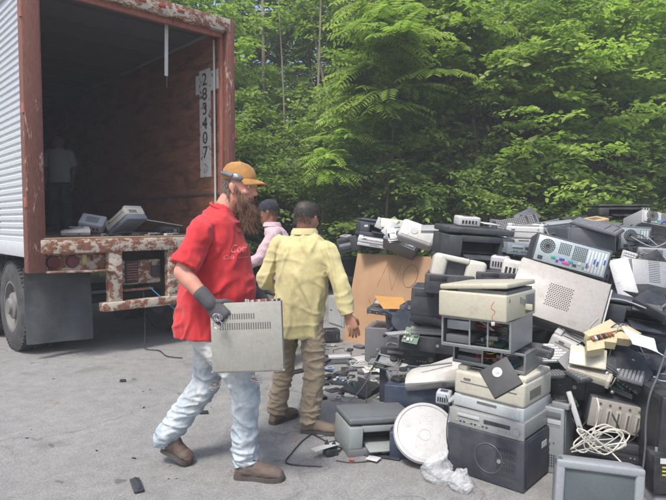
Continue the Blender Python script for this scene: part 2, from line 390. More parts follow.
def forest():
    big = [make_tree_data('a', 10, 3.0, 2.0, 480, .15, LM_DEEP, .5, False, .06, 1),
           make_tree_data('b', 11, 2.6, 2.6, 440, .145, LM_MID, .6, False, .05, 2)]
    med = [make_tree_data('c', 6.5, 1.9, .9, 400, .118, LM_MID, .35, False, .045, 3),
           make_tree_data('d', 6.0, 2.0, 1.2, 380, .125, LM_BRIGHT, .4, False, .045, 4)]
    shr = [make_tree_data('e', 2.6, 1.35, .1, 260, .095, LM_MID, .25, False, .035, 5),
           make_tree_data('f', 2.2, 1.3, .1, 190, .10, LM_DEEP, .25, False, .035, 6)]
    pin = make_tree_data('g', 4.8, 1.15, 3.1, 34, .15, LM_BRIGHT, .2, True, .03, 8)
    g = random.Random(5)
    for row, (Y, nn, x0, x1) in enumerate(((28, 9, -15, 19), (22.5, 10, -13.5, 15.5), (18.6, 10, -8, 12.5))):
        for i in range(nn):
            x = x0 + (x1 - x0) * i / (nn - 1) + g.uniform(-.7, .7)
            if row < 2 and abs(x / Y * F + 333 - 326) < 42: continue
            k = g.randrange(2); s = g.uniform(.9, 1.2) * (1.2 if row == 0 else 1)
            plant_tree('forest_tree', big[k], x, Y + g.uniform(-.9, .9), g.uniform(0, 6.28), s,
                       ['tall dark green tree standing in the back of the woods', 'slender mid green tree standing in the back of the woods'][k], 'tree', 'tall trees deeper in the woods')
    meds = [(-4.3, 14.6, 0), (-2.2, 15.6, 0), (.9, 15.4, 0), (2.3, 14.2, 1), (3.9, 14.8, 0), (5.4, 13.6, 1), (7.1, 14.4, 0), (8.8, 13.8, 1), (10.6, 14.8, 0), (-6.5, 15.6, 1), (6.3, 12.4, 1), (3.6, 12.3, 0), (5.0, 11.5, 1), (2.6, 11.9, 1)]
    nm = ['green leafy young tree at the woods edge', 'yellow green young tree at the woods edge']
    pos = ['just right of the trailer', 'behind the yellow shirted man', 'left of the drooping fronds', 'right of the drooping fronds', 'above the black printer',
           'above the white printer', 'above the silver computer backs', 'at the right picture edge', 'beyond the right picture edge', 'hidden behind the trailer', 'over the right of the pile', 'over the middle of the pile', 'nearest one above the topmost flat printer', 'nearest one above the white boxy printer']
    for (x, y, k), p in zip(meds, pos):
        plant_tree('young_tree', med[k], x, y, g.uniform(0, 6.28), g.uniform(.95, 1.2), nm[k].replace(' at the woods edge', '') + ' at the woods edge, ' + p, 'tree', 'young trees along the woods edge')
    shs = [(-4.6 + i * .98 + g.uniform(-.25, .25), 11.9 + g.uniform(-.4, .8)) for i in range(16)]
    for i, (x, y) in enumerate(shs):
        k = i % 2
        plant_tree('woods_shrub', shr[k], x, y, g.uniform(0, 6.28), (g.uniform(.95, 1.25), g.uniform(.95, 1.25), g.uniform(.85, 1.35)),
                   ['mid green undergrowth shrub filling the woods edge behind the pile', 'dark green low undergrowth shrub filling the woods edge behind the pile'][k], 'shrub', 'undergrowth shrubs along the woods edge')
    for i in range(9):
        plant_tree('woods_shrub', shr[(i + 1) % 2], -4.5 + i * 1.55 + g.uniform(-.3, .3), 13.6 + g.uniform(-.4, .4), g.uniform(0, 6.28), (1.3, 1.3, 1.7),
                   ['mid green undergrowth shrub filling the woods edge behind the pile', 'dark green low undergrowth shrub filling the woods edge behind the pile'][(i + 1) % 2], 'shrub', 'undergrowth shrubs along the woods edge')
    for x, y, s, l in ((1.05, 11.6, 1.22, 'sumac like tree with long bright drooping compound leaves, tallest of the frond trees'), (-.35, 11.6, .78, 'shorter frond leaved tree just right of the capped men'), (4.4, 12.6, .9, 'frond leaved tree among the broad leaved ones at the right')):
        plant_tree('frond_tree', pin, x, y, g.uniform(0, 6.28), s, l, 'tree', 'trees with compound leaves')
    # trunks of leaning saplings without low leaves
    for i, (x0_, x1_, Y, r, l) in enumerate(((300, 322, 12.8, .045, 'thin pale leaning sapling trunk crossing the dark gap'), (352, 300, 13.2, .05, 'slanting brown sapling trunk leaning left in the dark gap'), (345, 349, 14, .09, 'straight grey tree trunk behind the fronds'), (255, 262, 14.3, .08, 'dark upright tree trunk near the trailer edge'), (283, 276, 13.6, .035, 'thin dark sapling trunk right of the trailer post'), (330, 372, 13.4, .03, 'slim sapling trunk leaning right under the fronds'), (470, 462, 13.0, .04, 'slim trunk standing left of the bare bush'), (590, 606, 13.2, .04, 'slim trunk above the slate grey cabinet'))):
        a = P(x0_, 222, Y); b = P(x1_, -40, Y + .5); a.z = 0; mb = MB()
        L = spline([Vector((0, 0, -.05)), (b - a) * .5 + Vector((.12, 0, 0)), b - a], 6)
        mb.tube(L, [r * (1 - .6 * k / (len(L) - 1)) for k in range(len(L))], plast((.2, .17, .13), .9, 0, .6), 8)
        for q in range(5):
            p0 = L[int(len(L) * (.35 + .11 * q))]; mb.tube([p0, p0 + Vector((g.uniform(-.5, .5), g.uniform(-.3, .3), .5)), p0 + Vector((g.uniform(-.9, .9), 0, 1.0))], [r * .3, r * .2, r * .06], BARK, 5)
        o = mb.obj('sapling_trunk'); o.location = a; tag(o, l, 'tree')
    # bare twig bush
    mb = MB(); base = P(505, 222, 10.9); base.z = 0
    def tw(p, d, l, r, n):
        e = p + d * l; mb.tube([p, p.lerp(e, .5) + Vector((g.uniform(-.03, .03),) * 3), e], [r, r * .8, r * .6], plast((.20, .16, .11), .9, 0, .4), 4)
        if n > 0:
            for _ in range(3 if n > 1 else 2):
                tw(p.lerp(e, g.uniform(.5, 1)), (d + Vector((g.uniform(-.7, .7), g.uniform(-.5, .3), g.uniform(-.3, .3)))).normalized(), l * .62, r * .6, n - 1)
    for dx in (-.35, -.1, .25): tw(Vector((0, 0, 0)), Vector((dx, -.1, 1)).normalized(), 1.15, .009, 3)
    o = mb.obj('bare_bush'); o.location = base; tag(o, 'leafless tan twigs of a dead bush in front of the undergrowth', 'bush')
if not globals().get("NOFOREST"): forest()

def haze():
    m = bpy.data.materials.new('haze_air'); m.use_nodes = True; nt = m.node_tree; nt.nodes.clear()
    out = nt.nodes.new('ShaderNodeOutputMaterial'); v = nt.nodes.new('ShaderNodeVolumePrincipled'); v.inputs['Color'].default_value = (.93, .95, 1, 1); v.inputs['Density'].default_value = HAZE
    nt.links.new(v.outputs[0], out.inputs['Volume'])
    mb = MB(); mb.box((80, 60, 18), (0, 18, 7.6), m); o = mb.obj('haze'); tag(o, kind='stuff'); return o
HAZE = .0046
haze()
# ------------------------------------------------------------------ trailer
def trailer():
    W, H, FL, LEN = 2.42, 4.12, 1.33, 13.0
    ang = math.atan2(1.62, 1.703)
    T = empty('box_trailer', 'long old white and rust red box trailer with its rear open', 'trailer', None, (-3.117, 5.78, 0), (0, 0, ang))
    rust = paint_rust('rust_red_paint', (.33, .12, .085), (.19, .06, .034), (.08, .03, .02), .52, 4, (1, 1, .35))
    rust2 = paint_rust('peeling_cream_paint', (.52, .46, .37), (.30, .125, .065), (.15, .06, .04), .655, 9, (.75, 1, 1))
    rust3 = paint_rust('rusty_red_post', (.54, .45, .36), (.20, .075, .052), (.12, .045, .032), .765, 8, (1.5, 1.5, .35))
    alu = plast((.62, .64, .66), .42, .35, .35)
    steel = plast((.045, .042, .042), .7, .2, .6)
    # outer skin, corrugated horizontally
    mb = MB(); pts = []
    n = int((H - .2 - FL + .15) / .075); z0 = FL - .12
    for side, xs in (('side_wall', 0.0), ('side_wall', W)):
        mb = MB(); prof = []
        sg = -1 if xs == 0 else 1
        for i in range(n):
            z = z0 + i * .075
            prof += [(z, 0), (z + .012, .014), (z + .045, .014), (z + .058, 0)]
        a = [(xs + sg * o_, .1, z) for z, o_ in prof]; b = [(xs + sg * o_, LEN, z) for z, o_ in prof]
        for k in range(len(a) - 1):
            mb.face([a[k], a[k + 1], b[k + 1], b[k]], alu)
        mb.box((.03, LEN - .1, H - FL - .1), (xs - sg * .02, LEN / 2 + .05, (H + FL) / 2), alu)
        # rails
        mb.box((.05, LEN, .14), (xs + sg * .012, LEN / 2, H - .08), alu, bev=.006)
        mb.box((.05, LEN, .16), (xs + sg * .012, LEN / 2, FL - .12), alu, bev=.006)
        for k in range(1, 11): mb.box((.012, .03, H - FL - .2), (xs + sg * .02, k * 1.2, (H + FL) / 2), alu)
        mb.obj('side_wall', T)
    # interior lining
    m, nt, b = newmat('stained_plywood'); v = coords(nt, (1, .5, 2.2))
    a = noisetex(nt, v, 3.0, 9, .7, 1.2); c = noisetex(nt, v, 14, 6, .75, .6)
    cc = mix(nt, ramp(nt, a, [(.35, (0, 0, 0)), (.65, (1, 1, 1))]), (.11, .044, .028), (.36, .155, .09))
    cc = mix(nt, ramp(nt, c, [(.58, (0, 0, 0)), (.66, (1, 1, 1))]), cc, (.40, .20, .11))
    nt.links.new(cc, b.inputs['Base Color']); b.inputs['Roughness'].default_value = .85; bump(nt, b, c, .4, .01)
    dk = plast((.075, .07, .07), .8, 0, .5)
    for xs in (.05, W - .05):
        mb = MB()
        for k in range(11):
            mb.box((.02, 1.16, H - FL - .16), (xs, .12 + .6 + k * 1.165, (H + FL) / 2 - .04), m)
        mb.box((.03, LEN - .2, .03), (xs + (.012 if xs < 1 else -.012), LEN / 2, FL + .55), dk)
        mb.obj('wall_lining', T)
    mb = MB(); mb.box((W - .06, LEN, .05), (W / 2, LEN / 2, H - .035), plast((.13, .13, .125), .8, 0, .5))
    for k in range(1, 21): mb.box((W - .16, .03, .02), (W / 2, k * .61, H - .072), plast((.085, .085, .082), .8, 0, .5))
    mb.obj('roof', T)
    m2, nt, b = newmat('worn_floor_boards'); v = coords(nt, (3, .4, 1)); a = noisetex(nt, v, 5, 7, .7)
    nt.links.new(ramp(nt, a, [(.3, (.12, .08, .05)), (.7, (.33, .23, .15))]), b.inputs['Base Color']); b.inputs['Roughness'].default_value = .9; bump(nt, b, a, .4, .01)
    mb = MB(); nb = 16
    for k in range(nb):
        wd = (W - .08) / nb
        mb.box((wd - .006, LEN - .03, .05), (.04 + wd * (k + .5), LEN / 2 - .01, FL - .027), m2, bev=.004, seg=1)
    mb.obj('floor', T)
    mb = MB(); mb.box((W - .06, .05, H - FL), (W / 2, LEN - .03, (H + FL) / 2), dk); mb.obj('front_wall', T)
    # rear frame
    for xs in (0.0, W):
        mb = MB(); pw = .17 if xs == 0 else .115; mb.box((pw, .14, H - .97), (xs + (.03 if xs == 0 else -.01), .0, (H + .97) / 2), rust3, bev=.012)
        mb.box((.04, .06, H - FL - .12), (xs + (.13 if xs == 0 else -.085), .06, (H + FL) / 2 - .06), rust, bev=.005)
        for k in range(3): mb.cyl(.022, .10, (xs + (-.05 if xs == 0 else .05), -.05, 1.7 + k * .95), rust, seg=10)
        mb.obj('corner_post', T)
    mb = MB(); mb.box((W - .03, .15, .17), (W / 2, 0, H - .085), rust2, bev=.012)
    mb.box((W - .2, .05, .07), (W / 2, .03, H - .2), rust, bev=.005)
    for k in range(5): mb.box((.09, .02, .035), (W * (.3 + .1 * k), -.083, H - .08), plast((.30, .05, .03), .4), bev=.006)
    mb.obj('header', T)
    mb = MB(); mb.box((W - .14, .16, .15), (W / 2, 0, FL - .09), rust2, bev=.012)
    mb.box((W - .16, .20, .018), (W / 2, .03, FL - .005), plast((.33, .22, .14), .9, 0, .7), bev=.004)
    for k in range(9): mb.cyl(.012, .02, (.2 + k * .25, -.08, FL - .1), rust, rot=(PI / 2, 0, 0), seg=8)
    mb.obj('rear_sill', T)
    # tail lamp housings
    redl = plast((.14, .018, .02), .4)
    for xs, sg in ((.12, 1), (W - .12, -1)):
        mb = MB()
        mb.box((.66, .03, .20), (xs + sg * .33, .07, 1.07), rust2, bev=.006)
        mb.box((.70, .20, .02), (xs + sg * .35, -.0, .965), rust2, rot=(0, .03 * sg, 0), bev=.004)
        mb.box((.70, .14, .014), (xs + sg * .35, .0, 1.165), rust)
        h = mb.obj('lamp_housing', T)
        for k in range(2):
            l = MB(); l.cyl(.062, .03, (xs + sg * (.10 + k * .20), .04, 1.07), redl, rot=(PI / 2, 0, 0), seg=24); l.cyl(.072, .012, (xs + sg * (.10 + k * .20), .05, 1.07), steel, rot=(PI / 2, 0, 0), seg=24)
            l.obj('tail_lamp', T)
        l = MB(); l.box((.05, .02, .1), (xs + sg * .42, .03, 1.09), plast((.5, .4, .15), .4), bev=.004); l.box((.03, .02, .06), (xs + sg * .5, .03, 1.10), redl, bev=.003); l.obj('marker_lamp', T)
    # under-ride bumper
    mb = MB()
    for xs in (.85, W - .85): mb = MB(); mb.box((.15, .12, .72), (xs, -.01, .87), rust2, bev=.01); mb.obj('bumper_post', T)
    mb = MB(); mb.box((W - 1.38, .14, .10), (W / 2 + .0, -.02, .545), rust2, bev=.012); mb.obj('bumper_bar', T)
    mb = MB(); mb.box((W - 1.86, .03, .29), (W / 2, .16, .90), rust2, bev=.006)
    mb.box((.16, .03, .27), (1.12, .135, .91), steel, bev=.01)
    for k in range(7): mb.box((.13, .02, .012), (1.12, .118, .82 + k * .03), rust, rot=(0, random.uniform(-.06, .06), 0))
    mb.box((.11, .03, .14), (1.42, .135, .90), steel, bev=.01)
    mb.obj('center_plate', T)
    mb = MB(); mb.box((.42, .1, .02), (1.13, .08, .70), rust2, bev=.004); mb.obj('step', T)
    # chassis rails, cross members, axles
    mb = MB()
    for xs in (.62, W - .62): mb.box((.1, LEN - .3, .3), (xs, LEN / 2 + .1, 1.02), steel, bev=.01)
    for k in range(24): mb.box((W - .1, .06, .1), (W / 2, .35 + k * .52, FL - .11), steel)
    mb.obj('chassis', T)
    for ya in (.95, 2.25):
        mb = MB(); mb.cyl(.06, W - .2, (W / 2, ya, .52), steel, rot=(0, PI / 2, 0)); mb.obj('axle', T)
    rub = plast((.035, .035, .036), .85, 0, .7); rimm = plast((.17, .165, .155), .6, .2, .8)
    proto = None
    for ya in (.95, 2.25):
        for xs in (.15, .46, W - .46, W - .15):
            if proto is None:
                w = empty('wheel'); w.parent = T; mb = MB(); prof = [(-.13, .30), (-.135, .36), (-.13, .46), (-.105, .505), (-.10, .52), (-.055, .522), (-.05, .505), (-.035, .505), (-.03, .522), (.03, .522), (.035, .505), (.05, .505), (.055, .522), (.10, .52), (.105, .505), (.13, .46), (.135, .36), (.13, .30)]
                S = 56
                rings = [[(x, r * math.cos(2 * PI * k / S), r * math.sin(2 * PI * k / S)) for x, r in prof] for k in range(S + 1)]
                mb.loft(rings, rub, cap=False, closed=True)
                for k in range(S): # tread blocks
                    a_ = 2 * PI * k / S
                    for x in (-.09, .09): mb.box((.05, .028, .02), (x, .52 * math.cos(a_), .52 * math.sin(a_)), rub, rot=(a_ - PI / 2 , 0, 0))
                mb.obj('tyre', w)
                mb = MB(); sec = [(-.125, .30), (-.125, .27), (-.05, .25), (-.04, .17), (-.115, .15), (-.13, .10), (-.16, .085), (-.16, .0)]
                rings = [[(x, max(r, .0005) * math.cos(2 * PI * k / 32), max(r, .0005) * math.sin(2 * PI * k / 32)) for k in range(32)] for x, r in sec]
                mb.loft(rings, rimm, cap=False)
                for k in range(8): a_ = 2 * PI * k / 8; mb.cyl(.014, .03, (-.06, .21 * math.cos(a_), .21 * math.sin(a_)), rimm, rot=(0, PI / 2, 0), seg=6)
                rings = [[(x, r * math.cos(2 * PI * k / 32), r * math.sin(2 * PI * k / 32)) for k in range(32)] for x, r in ((.125, .3), (.1, .25), (.1, .001))]
                mb.loft(rings, rimm, cap=False)
                mb.obj('rim', w); proto = w
            else: w = dup(proto, None, T)
            w.location = (xs, ya, .522); w.rotation_euler = (random.random() * 6, 0, 0 if xs < 1 else PI)
    # mud flaps
    flapm = plast((.055, .06, .065), .75, 0, .6)
    for x0, x1 in ((.0, .70), (W - .70, W)):
        mb = MB(); cols = 10; rows = 8
        def fp(i, j, off): return (x0 + (x1 - x0) * i / cols, .30 + .012 * math.sin(i * .9 + j * .4) - .05 * (j / rows) ** 2 + off, .98 - .80 * j / rows - (.03 * i / cols))
        vs_ = [[mb.bm.verts.new(fp(i, j, 0)) for j in range(rows + 1)] for i in range(cols + 1)]
        v2 = [[mb.bm.verts.new(fp(i, j, .01)) for j in range(rows + 1)] for i in range(cols + 1)]
        k_ = mb.mi(flapm)
        for q in (vs_, v2):
            for i in range(cols):
                for j in range(rows):
                    f = mb.bm.faces.new((q[i][j], q[i + 1][j], q[i + 1][j + 1], q[i][j + 1])); f.smooth = True
        for i in range(cols): mb.bm.faces.new((vs_[i][rows], vs_[i + 1][rows], v2[i + 1][rows], v2[i][rows]))
        for i in (0, cols):
            for j in range(rows): mb.bm.faces.new((vs_[i][j], vs_[i][j + 1], v2[i][j + 1], v2[i][j]))
        mb.box((x1 - x0, .03, .04), ((x0 + x1) / 2, .30, .985), steel)
        mb.obj('mud_flap', T)
    # stencilled number on the right wall
    wp = paint_rust('white_stencil_patch', (.66, .66, .63), (.26, .11, .07), (.2, .09, .06), .565, 9)
    mb = MB(); xw = W - .063
    mb.box((.003, .29, 1.46), (xw, .50, 2.85), wp); mb.box((.003, .60, .26), (xw - .001, .44, 3.40), wp); s_ = mb.obj('number_strip', T)
    ink = flat((.02, .02, .02), .8)
    for k, ch in enumerate('283407'):
        M = Matrix.Translation((xw - .006, .50, 3.44 - k * .198)) @ Matrix(((0, 0, -1, 0), (-1, 0, 0, 0), (0, 1, 0, 0), (0, 0, 0, 1))) @ Matrix.Diagonal((1.15, 1, 1, 1))
        textmesh(ch, .235, ink, M, 'stencil_digit', s_, .001)
    # hanging strap and conduit, ceiling rail
    mb = MB(); mb.box((.045, .006, .66), (W - .82, .12, 3.62), plast((.5, .5, .47), .7), rot=(0, .02, 0)); mb.box((.012, .006, .14), (W - .82, .12, 3.22), steel); mb.obj('hanging_strap', T)
    mb = MB(); mb.tube([(W - .10, .20, z) for z in (1.4, 2.2, 3.0, 3.5, 3.9)], .014, plast((.6, .6, .56), .5), 8); mb.obj('conduit', T)
    mb = MB()
    mb.tube(spline([(.35, 1.5, H - .25), (.38, 5, H - .27), (.4, 11, H - .25)]), .03, plast((.4, .4, .4), .5, .3), 8); mb.obj('roof_rail', T)
    # blue air line
    mb = MB(); mb.tube(spline([(1.30, .05, .72), (1.38, -.02, .62), (1.55, -.06, .45), (1.75, -.12, .33), (2.0, -.2, .3)]), .007, plast((.03, .25, .5), .4), 6); mb.obj('air_line', T)
    mb = MB(); mb.tube(spline([(1.22, .05, .7), (1.22, .02, .4), (1.20, -.02, .12), (1.16, -.1, .02), (1.24, -.3, .012), (1.18, -.6, .012), (1.26, -.8, .012)]), .006, plast(BLACK, .5), 6); mb.obj('loose_wire', T)
    return T
TRAILER = trailer()
def tl(x, y, z=0): return TRAILER.matrix_basis @ Vector((x, y, z))

# ------------------------------------------------------------------ electronic scrap builders. origin: bottom centre, front = -Y
def feet(mb, w, d, m):
    for sx in (-1, 1):
        for sy in (-1, 1): mb.cyl(.012, .008, (sx * (w / 2 - .03), sy * (d / 2 - .03), .004), m, seg=10)
def root(name): return empty(name)
def vents(mb, cx, cz, w, h, nx, nz, y, m, depth=.003):
    for i in range(nx):
        for k in range(nz):
            mb.box((w / nx * .55, depth, h / nz * .6), (cx - w / 2 + w / nx * (i + .5), y, cz - h / 2 + h / nz * (k + .5)), m)
def pc_case(w=.19, d=.42, h=.42, col=DARK, front=None, name='computer_tower', bays=3, ring=False, lines=True):
    r = root(name); r['h'] = h; mb = MB(); cm = plast(col, .5, .1); fm = plast(front or col, .42)
    mb.box((w - .006, d - .03, h - .012), (0, .012, h / 2 + .003), cm, bev=.004)
    feet(mb, w, d, plast(BLACK, .8))
    if lines:
        for sx in (-1, 1):
            mb.box((.003, d * .9, h * .9), (sx * w / 2, .015, h / 2), cm, bev=.0014, seg=1)
            mb.box((.002, d * .16, .012), (sx * (w / 2 + .0022), d * .30, h * .5), plast(BLACK, .6))
    mb.obj('case', r)
    mb = MB(); mb.box((w, .035, h), (0, -d / 2 + .018, h / 2), fm, bev=.009, seg=3)
    dk = plast(mixc(front or col, (0, 0, 0), .55), .4); lt = plast(mixc(front or col, (1, 1, 1), .18), .4)
    up = h > w
    L, S = (h, w) if up else (w, h)
    for k in range(bays):
        t = L / 2 - .045 - k * .047
        if up: mb.box((w * .80, .006, .040), (0, -d / 2 + .001, h / 2 + t), lt if k % 2 else dk, bev=.002); mb.box((w * .76, .003, .003), (0, -d / 2 - .003, h / 2 + t - .006), dk)
        else: mb.box((min(.15, w * .36), .006, min(.04, h * .3)), (-w / 2 + .10 + .0 * k, -d / 2 + .001, h * (.78 - .27 * k)), lt if k % 2 else dk, bev=.002)
    mb.obj('front_panel', r)
    mb = MB(); p = (0, -d / 2 - .002, h * .48) if up else (w * .2, -d / 2 - .002, h * .5)
    mb.cyl(.012, .008, p, plast(LGREY, .3, .4), rot=(PI / 2, 0, 0), seg=20); mb.cyl(.004, .006, (p[0] + .03, p[1], p[2]), plast((.06, .16, .09), .3), rot=(PI / 2, 0, 0), seg=10)
    mb.obj('power_button', r)
    mb = MB(); vents(mb, 0 if up else w * .28, h * .2 if up else h * .5, w * .6 if up else w * .25, h * .2 if up else h * .6, 8, 5, -d / 2 - .0008, plast(BLACK, .8)); mb.obj('air_vent', r)
    if w > .3 or h > .35:
        mb = MB(); s_ = (len(bpy.data.objects) * 37) % 10 / 10
        mb.box((.002, .07, .035), (w / 2 + .0025, -d * .1 + d * .3 * s_, h * .7), plast((.5, .5, .47), .6, 0, .8)); mb.obj('sticker', r)
    if ring:
        mb = MB()
        for rr in (.085,): mb.tube([(.03 + rr * math.cos(a), -d / 2 - .001, h * .5 + rr * math.sin(a)) for a in [2 * PI * k / 40 for k in range(41)]], .003, plast(mixc(col, (1, 1, 1), .05), .3), 6)
        mb.obj('emblem_ring', r)
    return r
def pc_rear(w=.45, h=.2, d=.4, col=DARK, name='computer_tower', plate=(.42, .46, .47), seed=0):
    """case lying down, its metal back with sockets facing -Y; long axis X"""
    g = random.Random(seed); r = root(name); r['h'] = h; mb = MB(); cm = plast(col, .45, .1)
    mb.box((w, d, h), (0, .008, h / 2), cm, bev=.008)
    mb.obj('case', r); y = -d / 2 + .006
    mb = MB(); pm = plast(plate, .38, .5, .4); mb.box((w - .03, .012, h - .03), (0, y, h / 2), pm, bev=.003); 
    mb.obj('back_plate', r); y -= .0075
    k_ = plast(BLACK, .6)
    # power supply
    mb = MB(); cx = -w / 2 + .085
    for rr in (.012, .024, .036, .047): mb.tube([(cx + rr * math.cos(a), y, h * .62 + rr * math.sin(a)) for a in [2 * PI * i / 28 for i in range(29)]], .0028, k_, 5)
    for a in range(8): mb.box((.098, .002, .003), (cx, y, h * .62), k_, rot=(0, a * PI / 8, 0))
    mb.obj('fan_grille', r)
    mb = MB(); mb.box((.032, .008, .026), (cx - .03, y, h * .2), k_, bev=.003); mb.obj('power_socket', r)
    mb = MB(); vents(mb, -w / 2 + .20, h * .66, .08, .08, 7, 7, y, k_); vents(mb, -w / 2 + .30, h * .62, .09, .10, 8, 8, y, k_); mb.obj('air_vent', r)
    mb = MB()
    for i, (c, ww) in enumerate((((.02, .32, .26), .03), ((.12, .03, .30), .016), ((.03, .06, .35), .034), ((.5, .06, .25), .05), ((.02, .30, .35), .03), (BLACK, .025), ((.4, .42, .42), .02), ((.05, .3, .12), .012), ((.45, .1, .18), .012))):
        mb.box((ww, .008, .018), (-w / 2 + .14 + i * .029, y - .001, h * (.22 if i % 2 else .30)), plast(c, .4), bev=.002)
    mb.obj('socket_cluster', r)
    n = max(3, int((w - .36) / .022)) if w > .42 else 3
    for i in range(min(n, 6)):
        mb = MB(); mb.box((.015, .004, h * .72), (w / 2 - .035 - i * .021, y, h * .48), plast(mixc(plate, (1, 1, 1), .3), .35, .5), bev=.001); 
        if g.random() < .5: mb.box((.009, .005, .035), (w / 2 - .035 - i * .021, y - .002, h * g.uniform(.3, .6)), plast((.02, .05, .3), .4))
        mb.obj('slot_cover', r)
    return r
def inkjet(w=.44, d=.34, h=.22, col=CHAR, lidc=None, frontc=None, name='inkjet_printer', paper=False, slot=True):
    r = root(name); r['h'] = h; cm = plast(col, .45); fm = plast(frontc or col, .42); lm = plast(lidc or col, .45); k_ = plast(BLACK, .7)
    mb = MB(); hb = h * .22
    mb.box((w, d, hb), (0, 0, hb / 2), cm, bev=.008)
    mb.box((w * .20, d, h * .56), (-w * .40, 0, hb + h * .27), fm, bev=.01); mb.box((w * .20, d, h * .56), (w * .40, 0, hb + h * .27), fm, bev=.01)
    mb.box((w * .98, d * .55, h * .55), (0, d * .2, hb + h * .27), cm, bev=.006)
    mb.box((w * .62, d * .9, h * .16), (0, .0, h * .70), fm, bev=.005)
    mb.obj('body', r)
    mb = MB(); mb.box((w * .58, d * .04, h * .34), (0, -d * .1, hb + h * .2), k_); mb.box((w * .54, .02, .012), (0, -d * .3, hb + h * .12), k_, bev=.003)
    for i in range(4): mb.box((w * .56, .01, .004), (0, -d * .115, hb + h * (.08 + .07 * i)), plast(CHAR, .5))
    mb.obj('paper_slot', r)
    mb = MB(); mb.box((w * .50, d * .55, .010), (0, -d * .42, hb + .012), fm, rot=(.12, 0, 0), bev=.004); mb.box((w * .1, .012, .03), (0, -d * .62, hb - .002), fm, bev=.003); mb.obj('output_tray', r)
    mb = MB(); mb.box((w * 1.0, d * .96, h * .15), (0, d * .02, h * .90), lm, bev=.012, seg=3); mb.box((w * .9, d * .80, .005), (0, d * .05, h * .977), lm, bev=.002); mb.obj('scanner_lid', r)
    mb = MB(); mb.box((w * .19, .02, h * .20), (w * .395, -d / 2 - .004, h * .66), plast(BLACK, .3), rot=(-.3, 0, 0), bev=.004)
    for i in range(3):
        for k in range(2): mb.cyl(.006, .008, (w * (.34 + .05 * i), -d / 2 - .016, h * (.61 + .07 * k)), plast(LGREY, .4), rot=(PI / 2 - .3, 0, 0), seg=12)
    mb.obj('control_panel', r)
    return r
def laser(w=.40, d=.38, h=.26, col=CREAM, name='laser_printer', side=None):
    r = root(name); r['h'] = h; cm = plast(col, .5); sm = plast(side or mixc(col, (.25, .28, .3), .35), .5); k_ = plast(mixc(col, (0, 0, 0), .75), .6)
    mb = MB(); mb.box((w, d, h * .30), (0, 0, h * .15), sm, bev=.008)
    mb.box((w, d, h * .56), (0, 0, h * .30 + h * .285), cm, bev=.018, seg=4)
    mb.box((w * .14, d * .9, h * .14), (-w * .42, .01, h * .91), cm, bev=.012, seg=3); mb.box((w * .14, d * .9, h * .14), (w * .42, .01, h * .91), cm, bev=.012, seg=3); mb.box((w * .9, d * .3, h * .14), (0, d * .32, h * .91), cm, bev=.012, seg=3)
    mb.obj('body', r)
    mb = MB(); mb.box((w * .66, d * .5, .006), (0, -d * .05, h * .875), plast(mixc(col, (0, 0, 0), .2), .5), rot=(-.10, 0, 0)); mb.box((w * .62, .01, h * .07), (0, d * .165, h * .90), k_); mb.obj('output_recess', r)
    mb = MB(); mb.box((w * .9, .012, h * .24), (0, -d / 2, h * .15), sm, bev=.004); mb.box((w * .28, .014, h * .055), (0, -d / 2 - .003, h * .22), k_, bev=.003); mb.obj('paper_tray', r)
    mb = MB(); mb.box((w * .80, .004, .004), (0, -d / 2 - .001, h * .62), k_); mb.box((w * .8, .004, .003), (0, -d / 2 - .001, h * .33), k_)
    mb.box((w * .10, .005, .012), (-w * .3, -d / 2 - .001, h * .7), k_); mb.cyl(.007, .006, (w * .36, -d / 2 - .002, h * .74), plast((.1, .4, .2), .4), rot=(PI / 2, 0, 0), seg=12); mb.obj('front_door', r)
    mb = MB()
    for i in range(9): mb.box((.004, d * .03, h * .22), (w / 2, -d * .3 + i * d * .045, h * .55), k_)
    mb.obj('side_vent', r)
    return r
